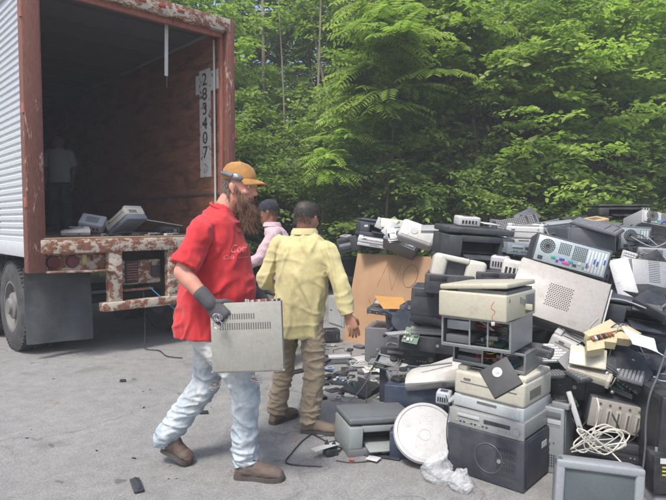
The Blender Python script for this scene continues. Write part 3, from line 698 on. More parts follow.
def crt(w=.42, h=.36, d=.38, col=LGREY, name='tube_television', scr=(.035, .042, .04), blank=False):
    r = root(name); r['h'] = h; cm = plast(col, .45); mb = MB(); b = .045
    y = -d / 2
    for s in (-1, 1): mb.box((b, .07, h), (s * (w / 2 - b / 2), y + .035, h / 2), cm, bev=.012, seg=3)
    mb.box((w, .07, b), (0, y + .0345, h - b / 2), cm, bev=.012, seg=3); mb.box((w, .0705, b * 1.5), (0, y + .035, b * .75), cm, bev=.012, seg=3)
    def rg(ww, hh, yy, zc, rr=.04):
        pts = []
        for cx, cz, a0 in ((ww / 2 - rr, hh / 2 - rr, 0), (-ww / 2 + rr, hh / 2 - rr, PI / 2), (-ww / 2 + rr, -hh / 2 + rr, PI), (ww / 2 - rr, -hh / 2 + rr, 1.5 * PI)):
            for k in range(5): a = a0 + PI / 2 * k / 4; pts.append((cx + rr * math.cos(a), yy, zc + cz + rr * math.sin(a)))
        return pts
    mb.loft([rg(w * .985, h * .98, y + .06, h / 2, .02), rg(w * .96, h * .95, y + .12, h / 2), rg(w * .8, h * .78, y + d * .62, h * .45), rg(w * .5, h * .5, y + d, h * .4)], cm)
    mb.obj('cabinet', r)
    n = 10; mb = MB(); g_ = plast(scr, .12, 0, .2); vv = []
    for i in range(n + 1):
        for k in range(n + 1):
            u = i / n * 2 - 1; v = k / n * 2 - 1
            vv.append(mb.bm.verts.new((u * (w / 2 - b + .004), y + .022 - .014 * (1 - u * u) * (1 - v * v) - .004, h / 2 + b * .25 + v * (h / 2 - b * 1.25 + .004))))
    for i in range(n):
        for k in range(n): f = mb.bm.faces.new((vv[i * (n + 1) + k], vv[(i + 1) * (n + 1) + k], vv[(i + 1) * (n + 1) + k + 1], vv[i * (n + 1) + k + 1])); f.smooth = True
    mb.mi(g_); mb.obj('screen', r)
    mb = MB()
    for i in range(4): mb.cyl(.006, .006, (w * (.15 + .06 * i), y - .001, b * .7), plast(CHAR, .4), rot=(PI / 2, 0, 0), seg=12)
    mb.obj('button_row', r)
    return r
def deck(w=.43, d=.32, h=.09, col=SILVER, fc=None, name='disc_player', style=0):
    r = root(name); r['h'] = h; cm = plast(col, .42, .35); fm = plast(fc or col, .38, .2); k_ = plast(BLACK, .3)
    mb = MB(); mb.box((w - .01, d - .02, h - .008), (0, .01, h / 2 + .004), cm, bev=.004); feet(mb, w, d, plast(BLACK, .8))
    for i in range(14): mb.box((w * .3, .004, .002), (w * .1, -d * .2 + i * .014, h - .0002), k_)
    mb.obj('case', r)
    mb = MB(); mb.box((w, .022, h), (0, -d / 2 + .011, h / 2), fm, bev=.005); mb.obj('face_plate', r); y = -d / 2 - .001
    mb = MB(); mb.box((w * .34, .005, h * .24), (w * .16, y, h * .62), k_, bev=.002); mb.obj('display', r)
    mb = MB(); mb.box((w * .30, .006, h * .22), (-w * .22, y, h * .68), plast(mixc(fc or col, (1, 1, 1), .12), .35), bev=.002); mb.box((w * .28, .002, .0025), (-w * .22, y - .003, h * .60), k_); mb.obj('disc_tray', r)
    mb = MB()
    for i in range(9): mb.box((.013, .006, .007), (-w * .38 + i * .024, y, h * .28), k_ if i % 3 else plast((.35, .38, .1), .4), bev=.0015)
    for i in range(4): mb.cyl(.005, .008, (w * .18 + i * .022, y, h * .28), plast(LGREY, .3, .4), rot=(PI / 2, 0, 0), seg=10)
    mb.obj('button_row', r)
    mb = MB(); mb.cyl(h * .18, .018, (w * .42, y - .006, h * .5), plast(mixc(fc or col, (1, 1, 1), .1), .3, .4), rot=(PI / 2, 0, 0), seg=24); mb.obj('volume_knob', r)
    return r
def flatmon(w=.42, h=.30, col=BLACK, name='flat_monitor', scr=(.10, .12, .14)):
    r = root(name); r['h'] = h; mb = MB(); cm = plast(col, .4)
    mb.box((w, .035, h), (0, .0, h / 2), cm, bev=.006); mb.box((w * .5, .04, h * .5), (0, .03, h / 2), cm, bev=.012); mb.obj('housing', r)
    mb = MB(); mb.box((w * .92, .002, h * .86), (0, -.0185, h * .52), plast(scr, .18, 0, .6)); mb.obj('screen', r)
    mb = MB()
    for i in range(4): mb.box((.012, .003, .005), (w * .2 + i * .02, -.0185, h * .045), plast(GREY, .4))
    mb.obj('button_row', r)
    return r
def keyboard(w=.44, d=.16, col=CREAM, name='keyboard', keyc=None):
    r = root(name); r['h'] = .025; mb = MB(); mb.box((w, d, .02), (0, 0, .01), plast(col, .5), bev=.006, taper=(.98, .96)); mb.obj('base', r)
    mb = MB(); km = plast(keyc or mixc(col, (1, 1, 1), .15), .5)
    for j in range(6):
        for i in range(21):
            if i in (15, 19) and j > 0: continue
            mb.box((w / 22 * .86, d / 7.2 * .84, .009), (-w / 2 + w / 22 * (i + 1), -d / 2 + d / 7 * (j + .95), .0235), km, taper=(.8, .8))
    mb.obj('keys', r); return r
def open_chassis(w=.42, d=.40, h=.16, col=(.33, .35, .36), name='open_computer_case', seed=0, cables=True):
    """lidless metal chassis with its insides showing"""
    g = random.Random(seed); r = root(name); r['h'] = h; cm = plast(col, .4, .55, .5); t = .004; k_ = plast(BLACK, .5)
    mb = MB(); mb.box((w, d, t), (0, 0, t / 2), cm)
    mb.box((w, t, h), (0, d / 2 - t / 2, h / 2), cm); mb.box((t, d, h), (w / 2 - t / 2, 0, h / 2), cm); mb.box((t, d, h), (-w / 2 + t / 2, 0, h / 2), cm)
    for z in (h - .008, .012): mb.box((w, .012, .014), (0, -d / 2 + .006, z), cm, bev=.002)
    for x in (-w / 2 + .006, -w * .08, w * .18, w / 2 - .006): mb.box((.010, .012, h), (x, -d / 2 + .0062, h / 2), cm, bev=.002)
    mb.box((w * .5, d * .4, .004), (-w * .24, d * .28, h - .003), cm)
    mb.obj('chassis', r)
    mb = MB(); mb.box((.14, .14, h * .72), (w / 2 - .085, d / 2 - .09, h * .38), plast((.30, .31, .31), .4, .5), bev=.003)
    for a in range(6): mb.box((.08, .003, .004), (w / 2 - .085, d / 2 - .162, h * .4), k_, rot=(0, a * PI / 6, 0))
    mb.obj('power_supply', r)
    mb = MB(); mb.box((.15, .15, h * .30), (-w / 2 + .10, -d / 2 + .10, h * .70), cm, bev=.002); mb.box((.148, .16, h * .24), (-w / 2 + .10, -d / 2 + .09, h * .25), plast(mixc(col, (0, 0, 0), .7), .4), bev=.002); mb.obj('drive_cage', r)
    mb = MB(); mb.box((w * .55, d * .6, .003), (.02, 0, .015), plast((.02, .13, .07), .5))
    for i in range(16):
        mb.box((g.uniform(.01, .035), g.uniform(.01, .05), g.uniform(.008, .03)), (g.uniform(-w * .2, w * .24), g.uniform(-d * .25, d * .27), .022), plast(g.choice([BLACK, WHITE, (.35, .3, .1), (.03, .1, .4), SILVER]), .5))
    mb.obj('circuit_board', r)
    mb = MB(); mb.box((.075, .075, .025), (.04, .0, .04), plast(SILVER, .4, .6)); mb.cyl(.032, .02, (.04, 0, .062), k_, seg=20)
    mb.obj('cooling_fan', r)
    if cables:
        for i, c in enumerate(((.4, .02, .02), (.45, .36, .04), BLACK, (.40, .41, .42), (.4, .03, .03))):
            mb = MB(); p0 = Vector((w / 2 - .1 + g.uniform(-.03, .03), d / 2 - .17, h * .6)); pts = [p0]
            for k in range(4): pts.append(Vector((g.uniform(-w * .35, w * .3), g.uniform(-d * .45, d * .1), g.uniform(h * .3, h * .95))))
            mb.tube(spline(pts, 6), .0035, plast(c, .5), 5); mb.obj('wire', r)
    return r
def slotted_rack(w=.40, d=.3, h=.16, col=TAUPE, name='disc_duplicator'):
    r = root(name); r['h'] = h; mb = MB(); cm = plast(col, .55); k_ = plast(mixc(col, (0, 0, 0), .75), .6)
    mb.box((w, d, h), (0, 0, h / 2), plast(CHAR, .5), bev=.006); mb.obj('case', r)
    mb = MB(); mb.box((w, .02, h), (0, -d / 2 - .004, h / 2), cm, bev=.006); mb.obj('face_plate', r)
    for i in range(7):
        mb = MB(); x = -w * .38 + i * w * .125; mb.box((w * .075, .01, h * .6), (x, -d / 2 - .014, h * .42), plast(mixc(col, (1, 1, 1), .08), .5), bev=.003); mb.box((w * .02, .012, h * .5), (x, -d / 2 - .0155, h * .4), k_)
        mb.box((.012, .004, .012), (x, -d / 2 - .0155, h * .86), k_); mb.obj('slot_door', r)
    return r
def small_box(w=.2, d=.15, h=.05, col=WHITE, name='network_box', cable=False):
    r = root(name); r['h'] = h; mb = MB(); mb.box((w, d, h), (0, 0, h / 2), plast(col, .5), bev=min(w, d, h) * .18, seg=3); mb.obj('shell', r)
    mb = MB(); k_ = plast(BLACK, .5)
    for i in range(5): mb.box((w * .09, .003, h * .35), (-w * .32 + i * w * .15, -d / 2 - .0005, h * .45), k_ if i < 4 else plast((.06, .10, .08), .4))
    mb.obj('sockets', r)
    mb = MB()
    for i in range(8): mb.box((w * .5, d * .03, .002), (0, -d * .3 + i * d * .07, h), k_)
    mb.obj('air_vent', r); return r
def speaker(w=.16, d=.18, h=.26, col=DARK, name='loudspeaker'):
    r = root(name); r['h'] = h; mb = MB(); mb.box((w, d, h), (0, 0, h / 2), plast(col, .5), bev=.008); mb.obj('cabinet', r)
    for z, rr in ((h * .35, w * .36), (h * .76, w * .18)):
        mb = MB(); y = -d / 2
        sec = [(y - .006, rr), (y - .004, rr * .9), (y + .001, rr * .85), (y - .002, rr * .35), (y - .008, rr * .25), (y - .009, .001)]
        mb.loft([[(q * math.cos(2 * PI * k / 28), yy, z + q * math.sin(2 * PI * k / 28)) for k in range(28)] for yy, q in sec], plast(CHAR, .5), cap=False); mb.obj('cone', r)
    return r
def fax(w=.42, d=.25, h=.17, col=WHITE, name='fax_machine'):
    """curved white shell with a swept-up top edge"""
    r = root(name); r['h'] = h; mb = MB(); cm = plast(col, .4); secs = []
    for i in range(13):
        t = i / 12; x = -w / 2 + w * t; hh = h * (.66 + .36 * (t * t * (3 - 2 * t)) - .05 * math.sin(PI * t)) * (.72 + .28 * min(1, math.sin(PI * min(t * 4 + .02, .5)))) * (1 - .10 * max(0, t - .9) / .1); e = .55 + .45 * math.sin(PI * min(max(t, .06), .94)) ** .35
        secs.append([(x, -d / 2 * e, h * .10), (x, -d * .56 * e, h * .35), (x, -d * .48 * e, hh * .72), (x, -d * .18 * e, hh * .93), (x, d * .2 * e, hh), (x, d * .42 * e, hh * .95), (x, d / 2 * e, h * .4), (x, d * .44 * e, 0), (x, -d * .4 * e, 0)])
    mb.loft(secs, cm); mb.obj('shell', r)
    mb = MB(); mb.box((w * .66, .004, .005), (0, -d * .555, h * .30), plast(GREY, .5)); mb.box((w * .06, .006, .014), (w * .1, -d * .56, h * .2), plast(BLACK, .5)); mb.box((w * .5, .01, .010), (w * .02, -d * .33, h * .90), plast(GREY, .5), rot=(.6, 0, 0)); mb.obj('trim', r)
    return r
def hdrive(w=.15, d=.15, h=.04, col=BLACK, name='disc_drive'):
    r = root(name); r['h'] = h; mb = MB(); mb.box((w, d, h), (0, 0, h / 2), plast(col, .35, .1), bev=.003); mb.obj('shell', r)
    mb = MB(); mb.box((w * .97, d * .97, .003), (0, 0, h), plast(mixc(col, (1, 1, 1), .03), .6), bev=.001); mb.obj('cover', r)
    mb = MB(); mb.cyl(w * .16, .004, (0, d * .18, h + .003), plast(SILVER, .2, .8), seg=32); mb.cyl(w * .05, .006, (0, d * .18, h + .005), plast(LGREY, .3, .5), seg=20); mb.obj('spindle', r)
    return r
def tablet(w=.5, h=.3, t=.02, col=WHITE, name='side_panel', perf=False, lip=True):
    """sheet like cover panel lying flat; face up (+Z)"""
    r = root(name); r['h'] = t; mb = MB(); cm = plast(col, .45, .1); mb.box((w, h, t * .5), (0, 0, t * .75), cm, bev=.003)
    if lip:
        for s in (-1, 1): mb.box((w, .006, t), (0, s * (h / 2 - .003), t / 2), cm, bev=.002); mb.box((.006, h, t), (s * (w / 2 - .003), 0, t / 2), cm, bev=.002)
    mb.obj('sheet', r)
    if perf:
        mb = MB(); k_ = plast(mixc(col, (0, 0, 0), .85), .8)
        for i in range(11):
            for j in range(12): mb.cyl(.0048, .001, (-.07 + .0145 * i + (.007 if j % 2 else 0), -.09 + .0145 * j, t + .0004), k_, seg=8)
        mb.obj('perforation', r)
    return r
def place(r, px, py, d, yaw=0, pitch=0, roll=0, label=None, cat=None, group=None):
    """centre of the thing at photo pixel (px, py), depth d"""
    M = Euler((R(pitch), R(roll), R(yaw))).to_matrix()
    h = r.get('h', .1); c = P(px, py, d); r.location = c - M @ Vector((0, 0, h / 2)); r.rotation_euler = (R(pitch), R(roll), R(yaw))
    fin(r, label, cat, group); return r
def put(r, x, y, z, yaw=0, pitch=0, roll=0, label=None, cat=None, group=None):
    r.location = (x, y, z); r.rotation_euler = (R(pitch), R(roll), R(yaw)); fin(r, label, cat, group); return r
def fin(r, label, cat, group):
    if 'h' in r: del r['h']
    tag(r, label, cat, group or 'scrap electronics heaped in the pile')
def cable(name, pts, r, c, label, n=7, group=None):
    mb = MB(); q = spline(pts, n); mb.tube(q, r, plast(c, .45), 6)
    o = mb.obj(name); tag(o, label, 'cable', group)
    return o
# ------------------------------------------------------------------ people
def limb_rings(pts, radii, n=18, flat_=False):
    pts = [Vector(p) for p in pts]; rings = []; up = None; N_ = len(pts)
    def ringat(p, t, a, b):
        nonlocal up
        if up is None:
            up = Vector((0, 1, 0)) - t * t.y if abs(t.y) < .9 else Vector((1, 0, 0)) - t * t.x
            up.normalize()
        up = (up - t * up.dot(t)).normalized(); w_ = t.cross(up)
        return [p + up * (b * math.cos(2 * PI * k / n)) + w_ * (a * math.sin(2 * PI * k / n)) for k in range(n)]
    for i, p in enumerate(pts):
        t = (pts[min(i + 1, N_ - 1)] - pts[max(i - 1, 0)]).normalized()
        r = radii[i]; a, b = (r, r) if not isinstance(r, tuple) else r
        if i == 0:
            for q in (.85, .5): rings.append(ringat(p - t * min(a, b) * q, t, a * math.sqrt(1 - q * q), b * math.sqrt(1 - q * q)))
        rings.append(ringat(p, t, a, b))
        if i == N_ - 1 and not flat_:
            for q in (.5, .85): rings.append(ringat(p + t * min(a, b) * q, t, a * math.sqrt(1 - q * q), b * math.sqrt(1 - q * q)))
    return rings
def limb(mb, pts, radii, m, n=18, sub=4, flat_=False):
    """smooth tapered limb through pts"""
    rr = [r if isinstance(r, tuple) else (r, r) for r in radii]
    P_ = spline(pts, sub); R_ = []
    for i in range(len(pts) - 1):
        for k in range(sub):
            t = k / sub; R_.append((rr[i][0] * (1 - t) + rr[i + 1][0] * t, rr[i][1] * (1 - t) + rr[i + 1][1] * t))
    R_.append(rr[-1]); mb.loft(limb_rings(P_, R_, n, flat_), m)
def stack(mb, rows, m, n=28, yaw=0):
    """rows: (z, cx, cy, rx, ry)"""
    c, s = math.cos(yaw), math.sin(yaw); rings = []
    for z, cx, cy, rx, ry in rows:
        rings.append([(cx + c * rx * math.cos(2 * PI * k / n) - s * ry * math.sin(2 * PI * k / n), cy + s * rx * math.cos(2 * PI * k / n) + c * ry * math.sin(2 * PI * k / n), z) for k in range(n)])
    mb.loft(rings, m)
def remesh(mb, name, size, smooth=4, fac=.5, parent=None, disp=None, mat=None, extra=None):
    m = mat or mb.mats[0]; o = mb.obj(name, None, False)
    md = o.modifiers.new('r', 'REMESH'); md.mode = 'VOXEL'; md.voxel_size = size; md.use_smooth_shade = True
    if smooth: ms = o.modifiers.new('s', 'SMOOTH'); ms.factor = fac; ms.iterations = smooth
    dg = bpy.context.evaluated_depsgraph_get(); me = bpy.data.meshes.new_from_object(o.evaluated_get(dg))
    bpy.data.objects.remove(o)
    if disp:
        n_ = len(me.vertices); cs = np.empty(n_ * 3, np.float32); ns = np.empty(n_ * 3, np.float32)
        me.vertices.foreach_get('co', cs); me.vertex_normals.foreach_get('vector', ns); cs = cs.reshape(-1, 3); ns = ns.reshape(-1, 3)
        dd = np.array([disp(Vector(c)) for c in cs.tolist()], np.float32); cs = cs + ns * dd[:, None]; me.vertices.foreach_set('co', cs.ravel())
        me.update()
    me.materials.clear(); me.materials.append(m)
    for p in me.polygons: p.use_smooth = True
    if extra:
        bm = bmesh.new(); bm.from_mesh(me); t = bpy.data.meshes.new('t'); extra.bm.to_mesh(t); bm.from_mesh(t)
        for f in bm.faces: f.smooth = True
        bm.to_mesh(me); bm.free()
    me.name = name; q = bpy.data.objects.new(name, me); COL.objects.link(q)
    if parent is not None: q.parent = parent
    return q
def skinmat(c=(.50, .27, .19)):
    m, nt, b = newmat('skin'); v = coords(nt); n = noisetex(nt, v, 14, 5, .6); n2 = noisetex(nt, v, 160, 2, .5)
    nt.links.new(mix(nt, ramp(nt, n, [(.35, (0, 0, 0)), (.7, (1, 1, 1))]), tuple(x * .85 for x in c), (min(1, c[0] * 1.1), c[1] * .92, c[2] * .88)), b.inputs['Base Color'])
    b.inputs['Roughness'].default_value = .5; b.inputs['Subsurface Weight'].default_value = .12; b.inputs['Subsurface Radius'].default_value = (.01, .004, .002)
    b.inputs['Subsurface Scale'].default_value = .5
    bump(nt, b, n2, .12, .002); return m
def cloth(name, c, c2=None, sc=3, weave=380, tears=None):
    m, nt, b = newmat(name); v = coords(nt); n = noisetex(nt, v, sc, 6, .6, .3); n2 = noisetex(nt, v, weave, 2, .5); n3 = noisetex(nt, v, 28, 5, .7)
    c2 = c2 or tuple(x * .8 for x in c)
    cc = mix(nt, ramp(nt, n, [(.36, (0, 0, 0)), (.66, (1, 1, 1))]), c2, c)
    cc = mix(nt, 1.0, cc, ramp(nt, n3, [(.3, (.86, .86, .86)), (.7, (1.07, 1.07, 1.07))]), 'MULTIPLY')
    nt.links.new(cc, b.inputs['Base Color']); b.inputs['Roughness'].default_value = .9; b.inputs['Specular IOR Level'].default_value = .2
    b.inputs['Sheen Weight'].default_value = .15
    bump(nt, b, mix(nt, .7, n2, n3), .25, .004); return m
def nz(p, a, b, c, o=0): return noise.noise(Vector((p.x * a + o, p.y * b + o * 1.7, p.z * c + o * .6)))
def ridge(x): return 1.35 * math.exp(-(x * 5.5) ** 2) - .45
def fingers(mb, wrist, d, nrm, sd, curl, m, s=1.0, spread=.06, thumb=.9):
    """palm + five fingers. d: hand direction, nrm: palm-facing normal, sd: towards the thumb"""
    d = Vector(d).normalized(); nrm = Vector(nrm); nrm = (nrm - d * nrm.dot(d)).normalized(); t = d.cross(nrm); sd = t if t.dot(Vector(sd)) > 0 else -t
    W = Vector(wrist)
    pal = MB(); 
    limb(mb, [W - d * .02 * s, W + d * .03 * s, W + d * .085 * s], [(.026 * s, .022 * s), (.040 * s, .018 * s), (.042 * s, .015 * s)] if abs((Vector((0, 1, 0))).dot(nrm)) > .5 else [(.022 * s, .026 * s), (.018 * s, .040 * s), (.015 * s, .042 * s)], m, 14, 3)
    for i, (off, L, r) in enumerate(((.031, .076, .0098), (.010, .085, .0102), (-.011, .079, .0098), (-.031, .062, .0088))):
        p = W + d * .082 * s + sd * off * s; dr = (d + sd * off * spread * 30).normalized(); pts = [p - dr * .02 * s, p]
        cu = curl[i] if isinstance(curl, (list, tuple)) else curl; a = 0
        for k, f in enumerate((.42, .32, .26)):
            a += cu * (.75 if k == 0 else 1.0); v = dr * math.cos(a) + nrm * math.sin(a); pts.append(pts[-1] + v * L * s * f)
        mb.loft(limb_rings(pts, [r * s * q for q in (1.1, 1.08, 1, .95, .82)], 10), m)
    p = W + d * .025 * s + sd * .03 * s; v1 = (d * .55 + sd * .75 + nrm * .3).normalized(); v2 = (d * .9 + sd * .25 + nrm * thumb).normalized()
    mb.loft(limb_rings([p - v1 * .01, p + v1 * .032 * s, p + v1 * .032 * s + v2 * .03 * s, p + v1 * .032 * s + v2 * .056 * s], [.014 * s, .0125 * s, .011 * s, .009 * s], 10), m)
def head_mesh(mb, C, f, up, m, s=1.0, nose=1.0, ears=True):
    """f: facing direction, up: head up. adds skull, jaw, nose, ears, lips to mb"""
    f = Vector(f).normalized(); up = Vector(up).normalized(); f = (f - up * f.dot(up)).normalized(); rt = f.cross(up); C = Vector(C)
    def W(a, b, z): return C + (f * a + rt * b + up * z) * s
    rows = [(.121, -.012, .030, .025), (.110, -.012, .062, .05), (.085, -.010, .087, .066), (.045, -.006, .098, .075), (.005, -.003, .098, .077), (-.025, .001, .093, .073), (-.055, .010, .081, .066), (-.085, .026, .062, .055), (-.108, .040, .044, .042), (-.118, .048, .026, .026)]
    n = 30
    mb.loft([[W(c + ra * math.cos(2 * PI * k / n), rb * math.sin(2 * PI * k / n), z) for k in range(n)] for z, c, ra, rb in rows][::-1], m)
    def ell(c, r, k=10):
        rr = []
        for i in range(1, k):
            th = PI * i / k; rr.append([W(c[0] + r[0] * math.sin(th) * math.cos(2 * PI * j / 14), c[1] + r[1] * math.sin(th) * math.sin(2 * PI * j / 14), c[2] - r[2] * math.cos(th)) for j in range(14)])
        mb.loft(rr, m)
    q = nose
    mb.loft([[W(a + ra * math.cos(2 * PI * j / 12), rb * math.sin(2 * PI * j / 12), z) for j in range(12)] for z, a, ra, rb in ((-.048, .090, .012, .012), (-.040, .100 * 1, .018 * q, .017), (-.028, .104, .017 * q, .014), (-.008, .098, .013, .010), (.014, .092, .010, .009), (.028, .088, .008, .009))], m)
    ell((.088, .016, .026), (.014, .026, .009)); ell((.088, -.016, .026), (.014, .026, .009))      # brow
    ell((.086, 0, -.066), (.014, .024, .007)); ell((.084, 0, -.078), (.014, .021, .008)); ell((.078, 0, -.10), (.018, .022, .018))
    ell((.066, .04, -.025), (.025, .022, .02)); ell((.066, -.04, -.025), (.025, .022, .02))
    if ears:
        for sg in (-1, 1):
            ell((-.006, sg * .078, -.008), (.015, .009, .028)); ell((-.012, sg * .084, .002), (.016, .006, .022)); ell((.0, sg * .078, -.032), (.009, .006, .012))
    return W
EYEW = flat((.7, .68, .64), .25); EYEP = flat((.03, .02, .015), .15)
def face_parts(W, parent, s=1.0, f=(1, 0, 0), brows=(.06, .04, .03)):
    for sg in (-1, 1):
        mb = MB(); mb.sph(.0125 * s, W(.0745, sg * .031, .007), EYEW, seg=14); mb.sph(.0068 * s, W(.0822, sg * .031, .007), EYEP, seg=10); mb.obj('eye', parent)
        mb = MB(); mb.tube([W(.094, sg * .014, .026), W(.095, sg * .03, .031), W(.083, sg * .05, .028)], [.003, .004, .002], flat(brows, .9), 5); mb.obj('eyebrow', parent)
def hairmat(c, c2):
    m, nt, b = newmat('hair'); gi = nt.nodes.new('ShaderNodeNewGeometry'); nt.links.new(ramp(nt, gi.outputs['Random Per Island'], [(0, c), (1, c2)]), b.inputs['Base Color']); b.inputs['Roughness'].default_value = .65; return m
def strands(name, roots, m, parent, seed=1):
    """roots: list of (point, direction, length, droop, radius) -> thin tapering hair locks"""
    g = np.random.default_rng(seed); V = []; Fc = []
    for p, d, L, dr, r in roots:
        p = np.array(p); d = unit(np.array(d)); o = len(V); sd_ = unit(np.cross(d, g.normal(0, 1, 3))); n_ = 4; cur = p.copy()
        for k in range(n_ + 1):
            t = k / n_; rad = r * (1 - .8 * t); u = np.cross(d, sd_)
            for a in range(3): V.append(cur + (sd_ * math.cos(a * 2.094) + u * math.sin(a * 2.094)) * rad)
            d = unit(d + np.array(dr) * .3 + g.normal(0, .10, 3)); cur = cur + d * L / n_
        for k in range(n_):
            for a in range(3): b_ = (a + 1) % 3; Fc.append((o + 3 * k + a, o + 3 * k + b_, o + 3 * k + 3 + b_, o + 3 * k + 3 + a))
    return meshobj(name, V, Fc, m, parent)
def boot(name, parent, ank, heel, toe, m, sole, s=1.0, shaft=.14, top=None):
    """ank: ankle joint; heel, toe: ends of the sole"""
    A, H_, T_ = Vector(ank), Vector(heel), Vector(toe); d = (T_ - H_); L = d.length; d.normalize()
    side = d.cross(Vector((0, 0, 1))).normalized(); up = side.cross(d).normalized()
    if up.z < 0: up = -up
    mb = MB(); n = 22; rings = []
    for t, w_, h_, z in ((0.0, .022, .02, .035), (.04, .034, .04, .045), (.18, .040, .062, .062), (.34, .038, .062, .065), (.5, .043, .045, .052), (.68, .050, .036, .044), (.84, .048, .032, .040), (.95, .036, .025, .032), (1.0, .016, .012, .025)):
        c = H_ + d * (L * t) + up * z * s; rings.append([c + side * w_ * s * math.cos(2 * PI * k / n) + up * h_ * s * math.sin(2 * PI * k / n) for k in range(n)])
    mb.loft(rings, m)
    limb(mb, [H_ + d * L * .26 + up * .06 * s, A, A + ((Vector(top) - A).normalized() if top is not None else Vector((0, 0, 1))) * shaft * s], [.048 * s, .047 * s, .055 * s], m)
    o = remesh(mb, name, .006, 3, .5, parent, lambda p: .003 * nz(p, 30, 30, 60), m)
    mb = MB(); rings = []
    out = []
    for t, w_ in ((-.01, .020), (.03, .036), (.2, .040), (.38, .036), (.52, .043), (.7, .053), (.86, .050), (.97, .034), (1.015, .012)): out.append((t, w_))
    lo = [H_ + d * L * t + side * w_ * s for t, w_ in out] + [H_ + d * L * t - side * w_ * s for t, w_ in out[::-1]]
    mb.loft([[p + up * .000 for p in lo], [p + up * .024 * s for p in lo]], sole, smooth=False); mb.obj('sole', o)
    return o

def red_man():
    r = empty('person', 'bearded man in red t-shirt, tan cap and ripped jeans carrying a grey metal panel', 'person', None, (-.66, 3.35, 0))
    # local: x = forward (picture right), -y = his right side (towards the camera)
    skin = skinmat((.56, .29, .21)); f = Vector((.94, -.34, 0)).normalized(); up = Vector((.08, 0, .997))
    C = Vector((.105, 0, 1.705))
    red = cloth('red_cotton', (.54, .042, .045), (.43, .030, .036), 3)
    jean = jeans_mat()
    mb = MB(); W = head_mesh(mb, C, f, up, skin, 1.0, 1.1)
    limb(mb, [C + Vector((-.04, 0, -.05)), (.02, 0, 1.58), (-.02, 0, 1.48)], [(.066, .062), (.066, .064), .06], skin)
    stack(mb, [(.86, -.07, 0, .15, .15), (1.1, -.03, 0, .17, .16), (1.35, -.01, 0, .12, .15), (1.46, -.01, 0, .08, .10), (1.5, -.01, 0, .05, .06)], skin)
    sR, eR, wR = Vector((-.075, -.215, 1.455)), Vector((-.165, -.30, 1.225)), Vector((-.015, -.345, 1.075))
    sL, eL, wL = Vector((-.02, .215, 1.455)), Vector((-.03, .32, 1.20)), Vector((.17, .17, 1.06))
    for a, b, c in ((sR, eR, wR), (sL, eL, wL)):
        limb(mb, [a, a.lerp(b, .5), b], [.046, .050, .046], skin); limb(mb, [b, b.lerp(c, .35), c], [.046, .046, .029], skin)
    hipR, kR, aR = Vector((-.05, -.10, .88)), Vector((.145, -.13, .53)), Vector((.14, -.12, .12))
    hipL, kL, aL = Vector((-.07, .10, .88)), Vector((-.13, .08, .50)), Vector((-.375, .06, .17))
    for a, b, c in ((hipR, kR, aR), (hipL, kL, aL)): limb(mb, [a, b], [.08, .055], skin); limb(mb, [b, c], [.055, .04], skin)
    remesh(mb, 'body', .0055, 3, .5, r, lambda p: 0.0008 * nz(p, 60, 60, 60), skin)
    face_parts(W, r)
    # shirt
    mb = MB()
    stack(mb, [(.82, -.085, 0, .215, .205), (.87, -.085, 0, .22, .205), (.98, -.055, 0, .225, .20), (1.08, -.035, 0, .228, .205), (1.2, -.02, 0, .205, .20), (1.32, -.012, 0, .172, .205), (1.42, -.02, 0, .145, .205), (1.49, -.02, 0, .122, .19), (1.535, -.02, 0, .10, .145), (1.565, -.02, 0, .085, .105)], red)
    limb(mb, [(-.03, 0, 1.46), (-.020, 0, 1.52), (.0, 0, 1.55)], [(.10, .12), (.088, .094), (.078, .082)], red)
    for a, b in ((sR, eR), (sL, eL)):
        d = (b - a); limb(mb, [a + Vector((0, (.07 if a.y < 0 else -.07), .02)), a + d * .10, a + d * .45, a + d * .86], [.066, .070, .073, .084], red, flat_=True)
    def dsh(p):
        p2 = Vector((p.x, p.y, p.z - .8 * p.x)); k = ridge(nz(p2, 4, 4, 7, 3) + .2 * nz(p, 12, 12, 14, 1)) * .009 * (1.0 if p.z < 1.35 else .7)
        k += .006 * nz(p, 3, 3, 2.2, 7) + .003 * ridge(nz(p, 14, 14, 8, 9))
        if p.z < 1.02: k += .008 * math.sin(math.atan2(p.y, p.x + .08) * 9 + p.z * 7) * (1.02 - p.z) / .2
        if p.y < -.2 and p.z > 1.2: k += .004 * nz(p, 22, 22, 30, 2)
        return k
    sh = remesh(mb, 'red_shirt', .0062, 6, .5, r, dsh, red)
    mb = MB(); pts = []
    for k in range(33): a = 2 * PI * k / 32; pts.append((.006 + .074 * math.cos(a), .082 * math.sin(a), 1.572 - .040 * math.cos(a)))
    mb.tube(pts, .008, red, 8); mb.obj('collar', sh)
    # faded print on the chest
    bpy.context.view_layer.update(); vv = [v.co.copy() for v in sh.data.vertices]; bv = BVHTree.FromPolygons(vv, [p.vertices[:] for p in sh.data.polygons])
    ink = flat((.70, .20, .19), .8)
    dirn = Vector((.62, -.78, 0)).normalized(); rt = Vector((.78, .62, 0))
    for txt, sz, z, sc, sx in (('Coca', .064, 1.345, .4, .03), ('———', .05, 1.298, .4, .04), ('Cola', .034, 1.300, .4, -.045)):
        M = Matrix.Identity(4); q = textmesh(txt, sz, ink, M, 'shirt_print', sh, 0, .45)
        for v in q.data.vertices:
            pt = rt * (v.co.x + sx) + Vector((0, 0, z + v.co.y)) + dirn * .6 + Vector((-.02, 0, 0))
            hit = bv.ray_cast(pt, -dirn)
            v.co = hit[0] + dirn * .0025 if hit[0] else pt - dirn * .4
    # trousers
    mb = MB()
    stack(mb, [(.79, -.075, 0, .13, .15), (.84, -.085, 0, .165, .175), (.93, -.085, 0, .175, .18), (1.0, -.08, 0, .17, .175)], jean)
